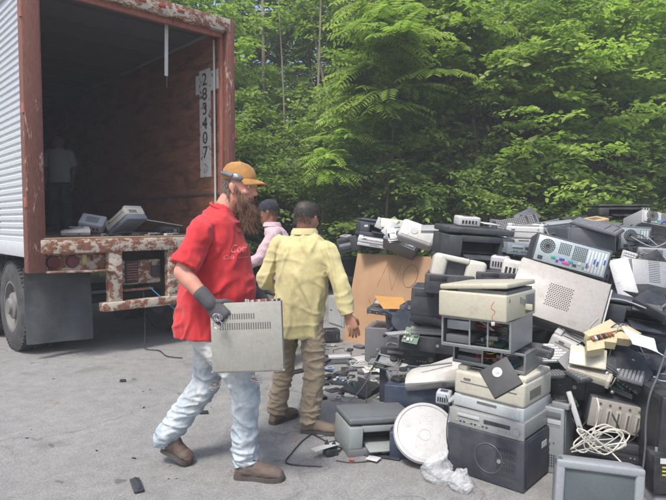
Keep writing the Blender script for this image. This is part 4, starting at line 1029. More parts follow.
    limb(mb, [hipR + Vector((-.03, .02, -.04)), hipR.lerp(kR, .5), kR, kR.lerp(aR, .45), aR + Vector((.0, 0, -.045))], [(.105, .10), .098, .082, .076, .074], jean, flat_=True)
    limb(mb, [hipL + Vector((-.02, 0, -.0)), hipL.lerp(kL, .5), kL, kL.lerp(aL, .45), aL + Vector((-.0, 0, .0))], [(.115, .112), .105, .085, .080, .072], jean)
    remesh(mb, 'ripped_jeans', .007, 4, .5, r, trouser_disp(1.0), jean)
    # torn knee threads
    thr = flat((.72, .70, .66), .9); rd = flat((.40, .10, .09), .9)
    gq = random.Random(12)
    for kk, off, ax, hh, red_ in ((kR, Vector((.066, -.030, .055)), Vector((.55, -.83, 0)), .035, .7), (kL, Vector((.048, -.052, .085)), Vector((.6, -.8, 0)), .07, .35), (kL, Vector((.060, -.048, .005)), Vector((.6, -.8, -.1)), .03, .3)):
        mb = MB(); ax = ax.normalized(); tg = Vector((-ax.y, ax.x, 0)); c0 = kk + off
        for _ in range(3): mb.sph(.016, c0 + tg * gq.uniform(-.02, .02) + Vector((0, 0, gq.uniform(-hh, hh) * .5)) - ax * .004, rd if gq.random() < red_ else flat((.46, .27, .22), .8), sc=(1.2, 1.2, .45), seg=12)
        for i in range(26):
            z = gq.uniform(-hh, hh); wd = .04 * math.sqrt(max(.1, 1 - (z / hh) ** 2)) + .008; q = gq.uniform(-.012, .012)
            mb.tube([c0 + tg * -wd + Vector((0, 0, z)) + ax * .0, c0 + tg * q + ax * .013 + Vector((0, 0, z + gq.uniform(-.008, .008))), c0 + tg * wd + Vector((0, 0, z + gq.uniform(-.006, .006)))], .0016, thr, 4)
        mb.obj('torn_patch', r)
    bt = plast((.10, .062, .045), .75, 0, .8); sl_ = plast((.06, .05, .04), .8)
    boot('boot', r, aR + Vector((.0, 0, -.01)), (.085, -.13, .0), (.375, -.165, .0), bt, sl_, 1.06, .06)
    boot('boot', r, aL, (-.405, .07, .085), (-.22, .045, .0), bt, sl_, 1.02, .05, kL)
    # gloves
    gl = plast((.05, .045, .05), .8, 0, .8)
    mb = MB(); dR = (wR - eR).normalized()
    fingers(mb, wR + dR * .015, Vector((.6, -.10, -.62)), Vector((.2, 1, -.25)), Vector((.75, 0, .6)), (.62, .66, .7, .75), gl, 1.22, .05, 1.0)
    limb(mb, [wR - dR * .055, wR + dR * .02], [.044, .040], gl); mb.obj('work_glove', r)
    mb = MB(); fingers(mb, wL, Vector((.6, -.2, -.75)), Vector((.4, -.8, 0)), Vector((.5, 0, .8)), .5, gl, 1.1); limb(mb, [wL - (wL - eL).normalized() * .05, wL], [.04, .036], gl); mb.obj('work_glove', r)
    # cap
    tan = cloth('tan_canvas', (.44, .23, .075), (.30, .15, .05), 12)
    cu = (up + f * .06).normalized(); fw = (f - cu * f.dot(cu)).normalized(); rt = fw.cross(cu)
    def K(a, b, z): return C + fw * a + rt * b + cu * (z + .012)
    mb = MB(); n = 36; rows = [(.028, -.012, .104, .083), (.05, -.013, .106, .085), (.085, -.016, .100, .081), (.112, -.018, .082, .068), (.130, -.020, .055, .046), (.138, -.020, .018, .016)]
    mb.loft([[K(c + ra * math.cos(2 * PI * k / n), rb * math.sin(2 * PI * k / n), z) for k in range(n)] for z, c, ra, rb in rows], tan, cap=False)
    mb.sph(.009, K(-.02, 0, .139), tan, sc=(1, 1, .5)); cap = mb.obj('cap', r)
    mb = MB(); top = []; 
    for lay in (0, .006):
        top.append([[K(a_, b_, z_ + lay) for a_, b_, z_ in [(.075 + .115 * t * math.cos(u) ** .6 if abs(u) < 1.57 else .075, .078 * math.sin(u) * (1 - .10 * t), .034 - .004 * t - .030 * t * t + .022 * math.cos(u) * (1 - .3 * t) - .012)]][0] for t in (0, .35, .7, 1) for u in [0]])
    grid = []
    for lay in (0.0, .006):
        G = []
        for i in range(5):
            t = i / 4; row = []
            for k in range(15):
                u = -1.35 + 2.7 * k / 14
                a_ = .072 * math.cos(u) + .018 + t * .072 * max(0, math.cos(u * .95)) ** .5; b_ = .082 * math.sin(u) * (1 + .04 * t)
                row.append(K(a_, b_, (.040 + lay - .016 * t * t - .016 * (b_ / .08) ** 2 * (.4 + .6 * t))))
            G.append(row)
        grid.append(G)
    for G in grid: mb.loft(G, tan, cap=False, closed=False)
    for i in range(4):
        for kk in (0, 14): mb.face([grid[0][i][kk], grid[0][i + 1][kk], grid[1][i + 1][kk], grid[1][i][kk]], tan)
    for k in range(14): mb.face([grid[0][4][k], grid[0][4][k + 1], grid[1][4][k + 1], grid[1][4][k]], tan)
    mb.obj('brim', cap)
    # sunglasses parked on the cap
    gm = plast((.16, .17, .18), .22, .2); mb = MB()
    mb.tube([K(-.118, 0, .055), K(-.110, .045, .058), K(-.088, .076, .060), K(-.045, .092, .056), K(.0, .095, .048)], [.006, .007, .010, .013, .014], gm, 10)
    mb.sph(1, K(.018, .088, .044), gm, sc=(.042, .012, .022), rot=(0, .25, -.12)); mb.sph(1, K(.022, .0985, .046), plast(LGREY, .3), sc=(.016, .004, .009), rot=(0, .25, -.12)); g_ = mb.obj('sunglasses', r)
    # hair and beard
    hm = hairmat((.085, .042, .026), (.27, .15, .10)); g = random.Random(3); rts = []
    for _ in range(1900):
        a = g.uniform(PI * .54, PI * 1.46) ; z = g.uniform(-.070, .052)
        rts.append((W(-.010 + .098 * math.cos(a) * (1 - max(0, -z - .03) * 3), .078 * math.sin(a), z), Vector((math.cos(a) * .25, math.sin(a) * .2 * -1, -1)), g.uniform(.015, .034), (0, 0, -.3), .0017))
    strands('hair', rts, hairmat((.10, .07, .055), (.30, .24, .20)), r)
    core = MB(); core.loft([[W(c + ra * math.cos(2 * PI * k / 24), rb * math.sin(2 * PI * k / 24), z) for k in range(24)] for z, c, ra, rb in ((-.235, .095, .012, .012), (-.21, .086, .034, .028), (-.17, .070, .052, .044), (-.125, .056, .062, .058), (-.095, .045, .060, .062), (-.078, .044, .046, .058))], plast((.07, .042, .03), .9))
    core_o = core.obj('beard', r)
    rts = []
    for _ in range(2600):
        t = g.random(); z = -.035 - .185 * t; a = g.uniform(-1.9, 1.9)
        if z > -.085 and abs(a) < 1.0: continue
        if z > -.06 and abs(a) < .75: continue
        ra, rb = (.064 - .03 * t, .066 - .034 * t) if z < -.06 else (.060, .072)
        rts.append((W(.040 + .04 * max(0, t - .2) + ra * math.cos(a), rb * math.sin(a), z), Vector((math.cos(a) * .55 + .28, -math.sin(a) * .6, -1)), g.uniform(.03, .075), (0, 0, -.25), .0017))
    for _ in range(700):
        sg = g.choice((-1, 1)); q = g.random(); rts.append((W(.012 + .05 * q + g.uniform(-.01, .012), sg * (.080 - .010 * q), .0 - .075 * q + g.uniform(-.02, .012)), Vector((.35, -sg * .25, -1)), g.uniform(.02, .04), (0, 0, -.3), .0016))
    for _ in range(260):
        b_ = g.uniform(-.03, .03); rts.append((W(.101 - abs(b_) * .6, b_, -.058), Vector((.15, -b_ * 12, -1)), g.uniform(.02, .035), (0, 0, -.3), .0014))
    strands('beard_hair', rts, hm, core_o)
    # tool ring / coil of wire hanging from the hand (held: a thing of its own)
    return r
def jeans_mat():
    m, nt, b = newmat('faded_ripped_denim'); v = coords(nt); n = noisetex(nt, v, 5, 6, .65, .5); n3 = noisetex(nt, v, 26, 5, .7); n2 = noisetex(nt, v, 420, 2, .5)
    tc = nt.nodes.new('ShaderNodeTexCoord'); sp_ = nt.nodes.new('ShaderNodeSeparateXYZ'); nt.links.new(tc.outputs['Object'], sp_.inputs[0])
    lo = ramp(nt, sp_.outputs[2], [(.0, (0, 0, 0)), (.55, (.25, .25, .25)), (.75, (.85, .85, .85)), (.95, (1, 1, 1))])
    blue = mix(nt, ramp(nt, n, [(.38, (0, 0, 0)), (.62, (1, 1, 1))]), (.25, .31, .37), (.50, .55, .58))
    pale = mix(nt, ramp(nt, n, [(.36, (0, 0, 0)), (.62, (1, 1, 1))]), (.40, .40, .385), (.60, .595, .56))
    c = mix(nt, lo, blue, pale); c = mix(nt, 1.0, c, ramp(nt, n3, [(.3, (.82, .82, .82)), (.7, (1.08, 1.08, 1.08))]), 'MULTIPLY')
    st = noisetex(nt, v, 9, 5, .7, .8); c = mix(nt, .45, c, mix(nt, ramp(nt, st, [(.56, (0, 0, 0)), (.66, (1, 1, 1))]), c, (.26, .22, .17)))
    nt.links.new(c, b.inputs['Base Color']); b.inputs['Roughness'].default_value = .92; bump(nt, b, mix(nt, .7, n2, n3), .3, .004); return m
def trouser_disp(k, cuff=.3):
    def f(p):
        tw = 8 * p.x + 6 * p.y
        q = ridge(nz(Vector((p.x, p.y, p.z + .25 * p.x * math.sin(p.z * 9))), 6, 6, 15, 3) + .35 * nz(p, 16, 16, 22, 5)) * (.008 if p.z < .62 else .0045)
        q += .008 * nz(p, 5, 5, 3.5, 2) + .003 * ridge(nz(p, 14, 14, 26, 8))
        if p.z < cuff: q += .008 * ridge(nz(p, 6, 6, 20, 12)) * min(1, (cuff - p.z) * 8)
        return q * k
    return f

def simple_person(name_loc, lab, f, C, up, skin, shirt, pants, sh_rows, arms, legs, pelv, bootm, hair=None, cap=None, fingers_curl=.3, vox=.008, collar=True, long=True, shirt_name='shirt', dsp=None, group=None, hs=.97):
    r = empty('person', lab, 'person', group, name_loc)
    mb = MB(); W = head_mesh(mb, C, f, up, skin, hs)
    C = Vector(C); nb = Vector((sh_rows[-1][1], sh_rows[-1][2], sh_rows[-1][0]))
    limb(mb, [C - Vector(f) * .03 - Vector(up) * .05, C.lerp(nb, .65) , nb - Vector((0, 0, .05))], [(.062, .060), (.060, .060), .07], skin)
    stack(mb, [(z, x, y, max(.02, a - .03), max(.02, b - .03)) for z, x, y, a, b in sh_rows[1:]], skin)
    hand_ex = MB()
    for (s_, e_, w_, hd, pn, td, cu) in arms:
        limb(mb, [s_, e_], [.045, .036], skin); limb(mb, [e_, Vector(e_).lerp(Vector(w_), .35), w_], [.036, .036, .025], skin)
        fingers(hand_ex, w_, hd, pn, td, cu, skin, .98)
    for a, b, c, heel, toe in legs: limb(mb, [a, b], [.06, .04], skin); limb(mb, [b, c], [.04, .028], skin)
    remesh(mb, 'body', max(.006, vox * .75), 3, .5, r, None, skin, hand_ex)
    face_parts(W, r, hs)
    mb = MB(); stack(mb, sh_rows, shirt)
    for (s_, e_, w_, hd, pn, td, cu) in arms:
        s_, e_, w_ = Vector(s_), Vector(e_), Vector(w_); inn = Vector((sh_rows[-3][1], sh_rows[-3][2], s_.z)); 
        if long: limb(mb, [s_.lerp(inn, .4), s_, s_.lerp(e_, .5), e_, e_.lerp(w_, .5), e_.lerp(w_, .93)], [.066, .066, .064, .062, .057, .052], shirt, flat_=True)
        else: limb(mb, [s_.lerp(inn, .4), s_, s_.lerp(e_, .85)], [.068, .074, .078], shirt, flat_=True)
    so_ = remesh(mb, shirt_name, vox, 4, .5, r, dsp or (lambda p: .007 * nz(p, 5, 5, 5) + .005 * ridge(nz(p, 6, 6, 11, 3))), shirt)
    if collar:
        z, x, y, a, b = sh_rows[-1]; mb = MB(); rr = []
        for q, h_ in ((1.02, -.02), (1.06, .012), (1.12, .03), (1.28, .012), (1.38, -.015)): rr.append([(x + (a * .95) * q * math.cos(t), y + (b * .95) * q * math.sin(t), z + h_) for t in [2 * PI * k / 24 for k in range(24)]])
        mb.loft(rr, shirt, cap=False); mb.obj('collar', so_)
    mb = MB(); z, x, y, a, b = pelv; stack(mb, [(z - .14, x, y, a * .75, b * .8), (z - .08, x, y, a, b), (z + .08, x, y, a, b), (z + .14, x, y, a * .95, b * .95)], pants)
    for a, b, c, heel, toe in legs: limb(mb, [a, Vector(a).lerp(Vector(b), .5), b, Vector(b).lerp(Vector(c), .45), Vector(c) + Vector((0, 0, -.02))], [.088, .088, .078, .073, .070], pants, flat_=True)
    remesh(mb, 'trousers', vox, 3, .5, r, trouser_disp(1.0), pants)
    for a, b, c, heel, toe in legs: boot('boot', r, c, heel, toe, bootm, plast((.05, .045, .04), .8), .98, .05)
    f = Vector(f)
    if hair:
        hm, g = hair, random.Random(4); rts = []
        mb = MB(); core_rows = [(.0, -.016, .100, .079), (.045, -.014, .106, .083), (.085, -.016, .097, .076), (.112, -.016, .072, .058), (.128, -.016, .034, .028)]
        mb.loft([[W(c - (.03 if z < .06 and math.cos(2 * PI * k / 28) > .55 else 0) + ra * math.cos(2 * PI * k / 28), rb * math.sin(2 * PI * k / 28), z) for k in range(28)] for z, c, ra, rb in core_rows], hm); hc = mb.obj('hair', r)
        up_ = Vector(up)
        for _ in range(2600):
            a = g.uniform(-PI, PI); z = g.uniform(-.055, .125)
            if math.cos(a) > .5 and z < .06: continue
            if z < 0 and math.cos(a) > -.35: continue
            k = math.sqrt(max(.02, 1 - (max(0, z - .02) / .115) ** 2)); p = W(-.014 + .104 * k * math.cos(a), .081 * k * math.sin(a), z)
            dirv = (p - W(-.01, 0, .0)).normalized() * .6 - up_ * .5
            rts.append((p - dirv * .006, dirv, g.uniform(.012, .024), (0, 0, -.2), .0016))
        strands('cropped_hair', rts, hm, hc)
    if cap is not None:
        fw = f.normalized(); cu = Vector(up); fw = (fw - cu * fw.dot(cu)).normalized(); rt = fw.cross(cu)
        K = lambda a, b, z: C + (fw * a + rt * b + cu * z) * hs
        mb = MB(); n = 30
        mb.loft([[K(c + ra * math.cos(2 * PI * k / n), rb * math.sin(2 * PI * k / n), z) for k in range(n)] for z, c, ra, rb in ((.025, -.012, .104, .084), (.06, -.013, .106, .085), (.10, -.016, .090, .074), (.128, -.018, .055, .046), (.137, -.018, .015, .014))], cap, cap=False)
        G = [[K(.05 + .05 * math.cos(u) + .085 * t * math.cos(u) ** .5, .080 * math.sin(u), .040 - .018 * t * t) for u in [-1.35 + 2.7 * k / 12 for k in range(13)]] for t in (0, .5, 1)]
        mb.loft(G, cap, cap=False, closed=False); mb.obj('cap', r)
    return r
def people():
    rm = red_man()
    # yellow-shirted man, seen from behind. local x = picture right, y = away
    yel = cloth('yellow_cotton', (.58, .51, .27), (.49, .43, .21), 4); khaki = cloth('khaki_twill', (.33, .27, .19), (.24, .19, .13), 5)
    bt = plast((.17, .115, .075), .75, 0, .8); sk = skinmat((.42, .225, .145))
    f = Vector((.18, .98, 0)).normalized()
    def fo(p):
        p2 = Vector((p.x + .35 * p.z * (1 if p.x > 0 else -1), p.y, p.z)); q = ridge(nz(p2, 9, 9, 1.8, 4) + .2 * nz(p, 16, 16, 8, 1)) * .009 + .004 * nz(p, 4, 4, 2.5, 9) + .004 * ridge(nz(p, 5, 5, 11, 6))
        if p.z < .9: q += .010 * math.sin(math.atan2(p.y, p.x) * 8 + p.z * 5) * (.95 - p.z) * 3
        return q
    c_ = [(.67, -.02, .03, .18, .15), (.74, -.02, .03, .185, .15), (.86, -.01, .03, .185, .145), (1.0, .005, .03, .195, .145), (1.14, .015, .035, .205, .145), (1.25, .02, .045, .215, .135), (1.33, .01, .055, .20, .12), (1.38, .01, .065, .14, .095), (1.425, .01, .08, .078, .078)]
    arms = [((-.178, .04, 1.335), (-.27, .0, 1.08), (-.225, .17, .92), (.2, .7, -.6), (.9, 0, .1), (0, .7, .7), .35),
            ((.205, .03, 1.295), (.315, -.01, 1.06), (.385, -.02, .84), (.35, .05, -.9), (-.6, .6, .1), (.1, .8, .2), (.25, .3, .35, .4))]
    legs = [((-.10, .02, .78), (-.165, .10, .43), (-.20, .03, .09), (-.22, -.02, 0), (-.13, .24, 0)), ((.085, .03, .78), (.115, .0, .43), (.10, -.06, .09), (.045, -.07, 0), (.31, -.03, 0))]
    simple_person((-.245, 4.02, 0), 'man seen from behind in a loose yellow shirt and khaki trousers facing the scrap', f, (.018, .115, 1.525), Vector((.02, .16, .98)).normalized(), sk, yel, khaki, c_, arms, legs, (.82, -.005, .03, .15, .115), bt,
                  hair=hairmat((.022, .018, .015), (.09, .075, .062)), vox=.0062, shirt_name='yellow_shirt', dsp=fo).rotation_euler = (0, 0, R(-20))
    # man in pink behind, facing left
    pk = cloth('pink_checked_cotton', (.56, .40, .42), (.48, .31, .34), 18)
    nt = pk.node_tree; ck = N(nt, 'ShaderNodeTexChecker', Scale=70.0); ck.inputs[1].default_value = (.62, .50, .52, 1); ck.inputs[2].default_value = (.46, .27, .31, 1)
    nt.links.new(coords(nt), ck.inputs[0]); bs = [n for n in nt.nodes if n.type == 'BSDF_PRINCIPLED'][0]; nt.links.new(mix(nt, .55, bs.inputs['Base Color'].links[0].from_socket, ck.outputs[0]), bs.inputs['Base Color']); jn = cloth('dark_denim', (.06, .075, .11), (.04, .05, .075))
    c_ = [(.82, .05, 0, .15, .18), (1.0, .04, 0, .15, .185), (1.18, .02, 0, .15, .19), (1.32, -.0, 0, .14, .2), (1.41, -.03, 0, .11, .17), (1.47, -.06, 0, .075, .08)]
    arms = [((-.02, -.20, 1.38), (-.16, -.24, 1.14), (-.36, -.16, 1.06), (-1, 0, -.2), (0, .3, -1), (0, 1, .3), .5), ((-.02, .20, 1.38), (-.14, .24, 1.14), (-.34, .14, 1.04), (-1, 0, -.2), (0, -.3, -1), (0, -1, .3), .5)]
    legs = [((.06, -.10, .88), (.02, -.12, .48), (.06, -.12, .09), (.12, -.12, 0), (-.16, -.14, 0)), ((.06, .10, .88), (.0, .12, .48), (.05, .12, .09), (.11, .12, 0), (-.17, .14, 0))]
    simple_person((-.57, 5.8, 0), 'man in pale pink shirt and dark cap, half hidden behind the yellow shirted man', Vector((-1, .1, 0)), (-.10, 0, 1.60), Vector((-.18, 0, .98)).normalized(), skinmat((.28, .14, .09)), pk, jn, c_, arms, legs, (.90, .05, 0, .14, .15), plast(DARK, .7),
                  hair=hairmat((.015, .013, .012), (.06, .05, .045)), cap=cloth('navy_canvas', (.035, .04, .055)), vox=.011, shirt_name='pink_shirt')
    # worker inside the trailer
    gy = cloth('grey_tee', (.42, .44, .42), (.34, .36, .34)); dk = cloth('dark_work_trousers', (.07, .075, .08), (.045, .05, .055))
    c_ = [(.86, 0, 0, .19, .14), (1.0, 0, 0, .185, .14), (1.2, 0, 0, .195, .14), (1.32, 0, 0, .20, .13), (1.42, 0, 0, .15, .10), (1.47, 0, 0, .075, .075)]
    arms = [((-.19, 0, 1.37), (-.25, .02, 1.10), (-.24, -.04, .86), (0, -.1, -1), (1, 0, 0), (0, -1, 0), .35), ((.19, 0, 1.37), (.25, .02, 1.10), (.25, -.05, .86), (0, -.1, -1), (-1, 0, 0), (0, -1, 0), .35)]
    legs = [((-.10, 0, .88), (-.12, -.03, .48), (-.12, .02, .09), (-.12, .07, 0), (-.14, -.20, 0)), ((.10, 0, .88), (.12, -.03, .48), (.13, .02, .09), (.13, .07, 0), (.16, -.20, 0))]
    X = P(61, 222, 10.0)
    simple_person((X.x, 10.0, 1.333), 'man in a pale grey t-shirt standing in the dark inside of the trailer', Vector((.1, -1, 0)), (0, -.02, 1.60), Vector((0, -.05, 1)).normalized(), skinmat((.22, .12, .08)), gy, dk, c_, arms, legs, (.92, 0, 0, .155, .11), plast(BLACK, .7),
                  hair=hairmat((.015, .013, .012), (.04, .035, .03)), vox=.013, collar=False, long=False, shirt_name='grey_shirt')
    # panel carried by the red-shirted man
    r = empty('metal_cover', 'slim grey beige metal equipment cover with slotted vents carried by the man in red', 'metal cover', None)
    pm = plast((.36, .355, .32), .5, .25, .6); w_, h_ = .385, .375; mb = MB(); t = .055
    mb.box((w_, .004, h_), (0, 0, h_ / 2), pm, bev=.001)
    for s in (-1, 1): mb.box((.004, t, h_), (s * (w_ / 2 - .002), t / 2, h_ / 2), pm)
    mb.box((w_, t, .004), (0, t / 2, .002), pm); mb.box((w_ - .01, .006, h_ - .01), (0, t, h_ / 2), plast((.25, .25, .24), .5, .4)); mb.box((w_ + .012, .02, .012), (0, .008, .004), pm, bev=.003); mb.obj('shell', r)
    k_ = plast((.10, .10, .095), .8); mb = MB()
    for i in range(22): mb.box((.006, .0016, .036), (-w_ * .36 + i * .0128, -.0022, h_ * .66), k_)
    for i in range(11): mb.box((.006, .0016, .030), (-w_ * .22 + i * .0128, -.0022, h_ * .80), k_)
    mb.obj('vent_slots', r)
    mb = MB()
    for i in range(16): mb.box((random.uniform(.008, .02), random.uniform(.01, .03), random.uniform(.008, .022)), (w_ * .0 + i * .012, t * .5, h_ + .003), plast(random.choice([BLACK, SILVER, (.35, .1, .06), LGREY]), .5))
    mb.obj('edge_connectors', r)
    c = P(248, 372, 2.97); r.location = c; r.rotation_euler = (R(-3), R(-2.5), R(-3))
    mb = MB(); ch = plast((.6, .6, .6), .18, .9); g = random.Random(6); c = P(218, 319, 2.93)
    for i in range(4):
        a0 = g.uniform(0, 3); rr = g.uniform(.014, .024); cc = Vector((g.uniform(-.012, .012), g.uniform(-.01, .01), g.uniform(-.03, .02))); n_ = Euler((g.uniform(0, 3), g.uniform(0, 3), 0)).to_matrix()
        mb.tube([cc + n_ @ Vector((rr * math.cos(a0 + t * .42), rr * math.sin(a0 + t * .42) * 1.3, 0)) for t in range(16)], .0026, ch, 6)
    o = mb.obj('wire_bundle'); o.location = c; tag(o, 'small tangle of shiny wire gripped with the grey cover in the dark glove', 'wire')
people()
# ------------------------------------------------------------------ the scrap pile
PROFS = []
def clutter(g):
    """small loose scrap settled on what the heap already offers"""
    bpy.context.view_layer.update(); dg = bpy.context.evaluated_depsgraph_get(); used = set(); org = Vector((0, 0, CAMH))
    cols = [(BLACK, 'black'), (BLACK, 'black'), (CHAR, 'charcoal'), (DARK, 'dark'), (GREY, 'grey'), (LGREY, 'pale grey'), (WHITE, 'white'), (CREAM, 'cream'), (DARK, 'dark')]
    def sample(px, py):
        pt = P(px, py, 5.0); hit = scene.ray_cast(dg, org, (pt - org).normalized(), distance=12)
        while hit[0] and hit[4].name.startswith('haze'):
            hit = scene.ray_cast(dg, hit[1] + (pt - org).normalized() * .001, (pt - org).normalized(), distance=12)
        return hit
    tries = n = 0
    while n < 125 and tries < 2600:
        tries += 1; px = g.uniform(345, 664); py = g.uniform(222, 498)
        if 432 < px < 560 and 265 < py < 470: continue
        if 345 < px < 436 and 245 < py < 300: continue
        if 540 < px < 655 and py > 425: continue
        if 390 < px < 460 and py > 395: continue
        if any(x0 < px < x1 and y0 < py < y1 for x0, y0, x1, y1 in ((500, 228, 612, 350), (325, 392, 412, 465), (402, 348, 475, 402), (425, 252, 490, 290), (395, 222, 440, 262), (592, 318, 666, 362), (580, 390, 660, 432), (355, 236, 400, 262), (608, 250, 645, 300), (345, 300, 395, 345))): continue
        h = sample(px, py)
        if not h[0]: continue
        o = h[4]; nrm = h[2]
        if nrm.z < .35: continue
        rt_ = o
        while rt_.parent: rt_ = rt_.parent
        if rt_.name.startswith(('asphalt', 'ground', 'person', 'forest', 'woods', 'young', 'frond', 'box_trailer', 'cardboard', 'plastic_bag', 'paper', 'envelope', 'cable')) or 'cable' in rt_.name or 'label' not in rt_: continue
        base = rt_['label'].split(',')[0].replace('small ', '')
        k = g.choice((0, 0, 1, 2, 3, 4, 5, 6, 6, 7, 7, 7)); c, cn = g.choice(cols)
        if k == 0: it, nm, lb = small_box(g.uniform(.07, .16), g.uniform(.06, .12), g.uniform(.025, .06), c, 'small_device'), 'device', cn + ' small box'
        elif k == 1: it, nm, lb = hdrive(.10, .145, .026, c, 'small_drive'), 'drive', cn + ' bare drive'
        elif k == 2: it, nm, lb = tablet(g.uniform(.16, .30), g.uniform(.07, .16), .014, c, 'loose_cover'), 'panel', cn + ' loose panel'
        elif k == 3:
            it = root('circuit_board'); it['h'] = .02; mb = MB(); w_ = g.uniform(.12, .22); h_ = g.uniform(.09, .16); mb.box((w_, h_, .002), (0, 0, .001), plast((.02, .12, .06), .4))
            for _ in range(14): mb.box((g.uniform(.006, .03), g.uniform(.006, .03), g.uniform(.004, .02)), (g.uniform(-w_ * .42, w_ * .42), g.uniform(-h_ * .42, h_ * .42), .006), plast(g.choice([BLACK, SILVER, (.3, .3, .25), (.35, .28, .05)]), .4))
            mb.obj('board', it); nm, lb = 'circuit board', 'green circuit board'
        elif k == 4: it, nm, lb = keyboard(.40, .14, c, 'keyboard'), 'keyboard', cn + ' keyboard'
        elif k == 5: it, nm, lb = deck(g.uniform(.2, .34), .24, g.uniform(.04, .07), c, c, 'slim_player'), 'player', cn + ' slim player'
        elif k == 6: it, nm, lb = open_chassis(g.uniform(.14, .24), .18, .06, (.3, .31, .32), seed=tries, name='gutted_unit'), 'gutted unit', 'gutted metal unit'
        else:
            mb = MB(); q0 = h[1] + nrm * .01; pts = [q0]; v = Vector((g.uniform(-1, 1), g.uniform(-.6, .1), 0))
            for s_ in range(7):
                v = (v + Vector((g.uniform(-1, 1), g.uniform(-.8, .6), 0)) * .9).normalized(); q = pts[-1] + v * g.uniform(.05, .10)
                dn = scene.ray_cast(dg, q + Vector((0, 0, .25)), Vector((0, 0, -1)), distance=.9); z = dn[1].z + .008 if dn[0] and not dn[4].name.startswith('haze') else q.z - .03
                q.z = max(z, pts[-1].z - .12); pts.append(q)
            c, cn = g.choice(cols[:7]); lb = cn + ' loose lead draped over the ' + base
            if lb in used or len(lb.split()) > 16: continue
            used.add(lb); mb.tube(spline(pts, 6), g.uniform(.003, .005), plast(c, .45), 5); oo = mb.obj('loose_cable'); tag(oo, lb, 'cable', 'small scrap lying over the heap'); n += 1; continue
        lb = lb + ' lying on the ' + base
        if lb in used or len(lb.split()) > 16:
            for q in list(it.children_recursive) + [it]: bpy.data.objects.remove(q)
            continue
        used.add(lb)
        up = nrm.normalized(); M = Vector((0, 0, 1)).rotation_difference((up + Vector((g.uniform(-.12, .12), g.uniform(-.25, .05), 0))).normalized()).to_matrix() @ Matrix.Rotation(g.uniform(-1, 1), 3, 'Z')
        it.location = h[1] - up * .003; it.rotation_euler = M.to_euler(); fin(it, lb, nm, 'small scrap lying over the heap'); n += 1
    # litter on the asphalt at the foot of the heap
    for i in range(70):
        px = g.uniform(318, 402); py = g.uniform(341, 404) if i < 56 else g.uniform(404, 470)
        d_ = F * CAMH / (py - HOR); q = P(px, py, d_); k = i % 7
        dn = scene.ray_cast(dg, Vector((q.x, q.y, 1.2)), Vector((0, 0, -1)), distance=3)
        if dn[0] and dn[1].z > .12: continue
        c, cn = g.choice(cols)
        if k == 0: it, nm, lb = small_box(g.uniform(.03, .09), g.uniform(.03, .06), g.uniform(.012, .03), c, 'plastic_piece'), 'plastic scrap', cn + ' nub of plastic'
        elif k == 1: it, nm, lb = tablet(g.uniform(.08, .2), g.uniform(.02, .06), .01, c, 'plastic_strip', lip=False), 'trim piece', cn + ' strip of trim'
        elif k == 2: it, nm, lb = hdrive(.09, .12, .02, c, 'small_drive'), 'drive', cn + ' small drive'
        elif k in (3, 6):
            mb = MB(); p0 = Vector((0, 0, .006)); pts = [p0]; v = Vector((1, 0, 0))
            for s_ in range(6): v = (v + Vector((g.uniform(-1, 1), g.uniform(-1, 1), 0)) * .9).normalized(); pts.append(pts[-1] + v * .05)
            mb.tube(spline(pts, 5), .0035, plast(c if k == 3 else BLACK, .5), 5); it = mb.obj('loose_cable'); nm, lb = 'cable', (cn if k == 3 else 'black') + ' short lead'
        elif k == 4: it, nm, lb = tablet(g.uniform(.07, .14), g.uniform(.06, .1), .006, c, 'plastic_card', lip=False), 'plate', cn + ' flat plate'
        else:
            mb = MB(); s_ = g.uniform(.02, .05); ns = g.randrange(3, 6); mb.prism([(s_ * g.uniform(.4, 1.2) * math.cos(t * 6.28 / ns), s_ * g.uniform(.4, 1.2) * math.sin(t * 6.28 / ns)) for t in range(ns)], 0, .005, plast(c, .5), 'z'); it = mb.obj('plastic_shard'); nm, lb = 'plastic scrap', cn + ' jagged shard'
        it.location = (q.x, q.y, .003 + (max(0, dn[1].z) if dn[0] and dn[1].z < .1 else 0)); it.rotation_euler = (0, 0, g.uniform(0, 6.28)); fin(it, lb + ' strewn on the asphalt left of the heap', nm, 'litter at the foot of the heap')
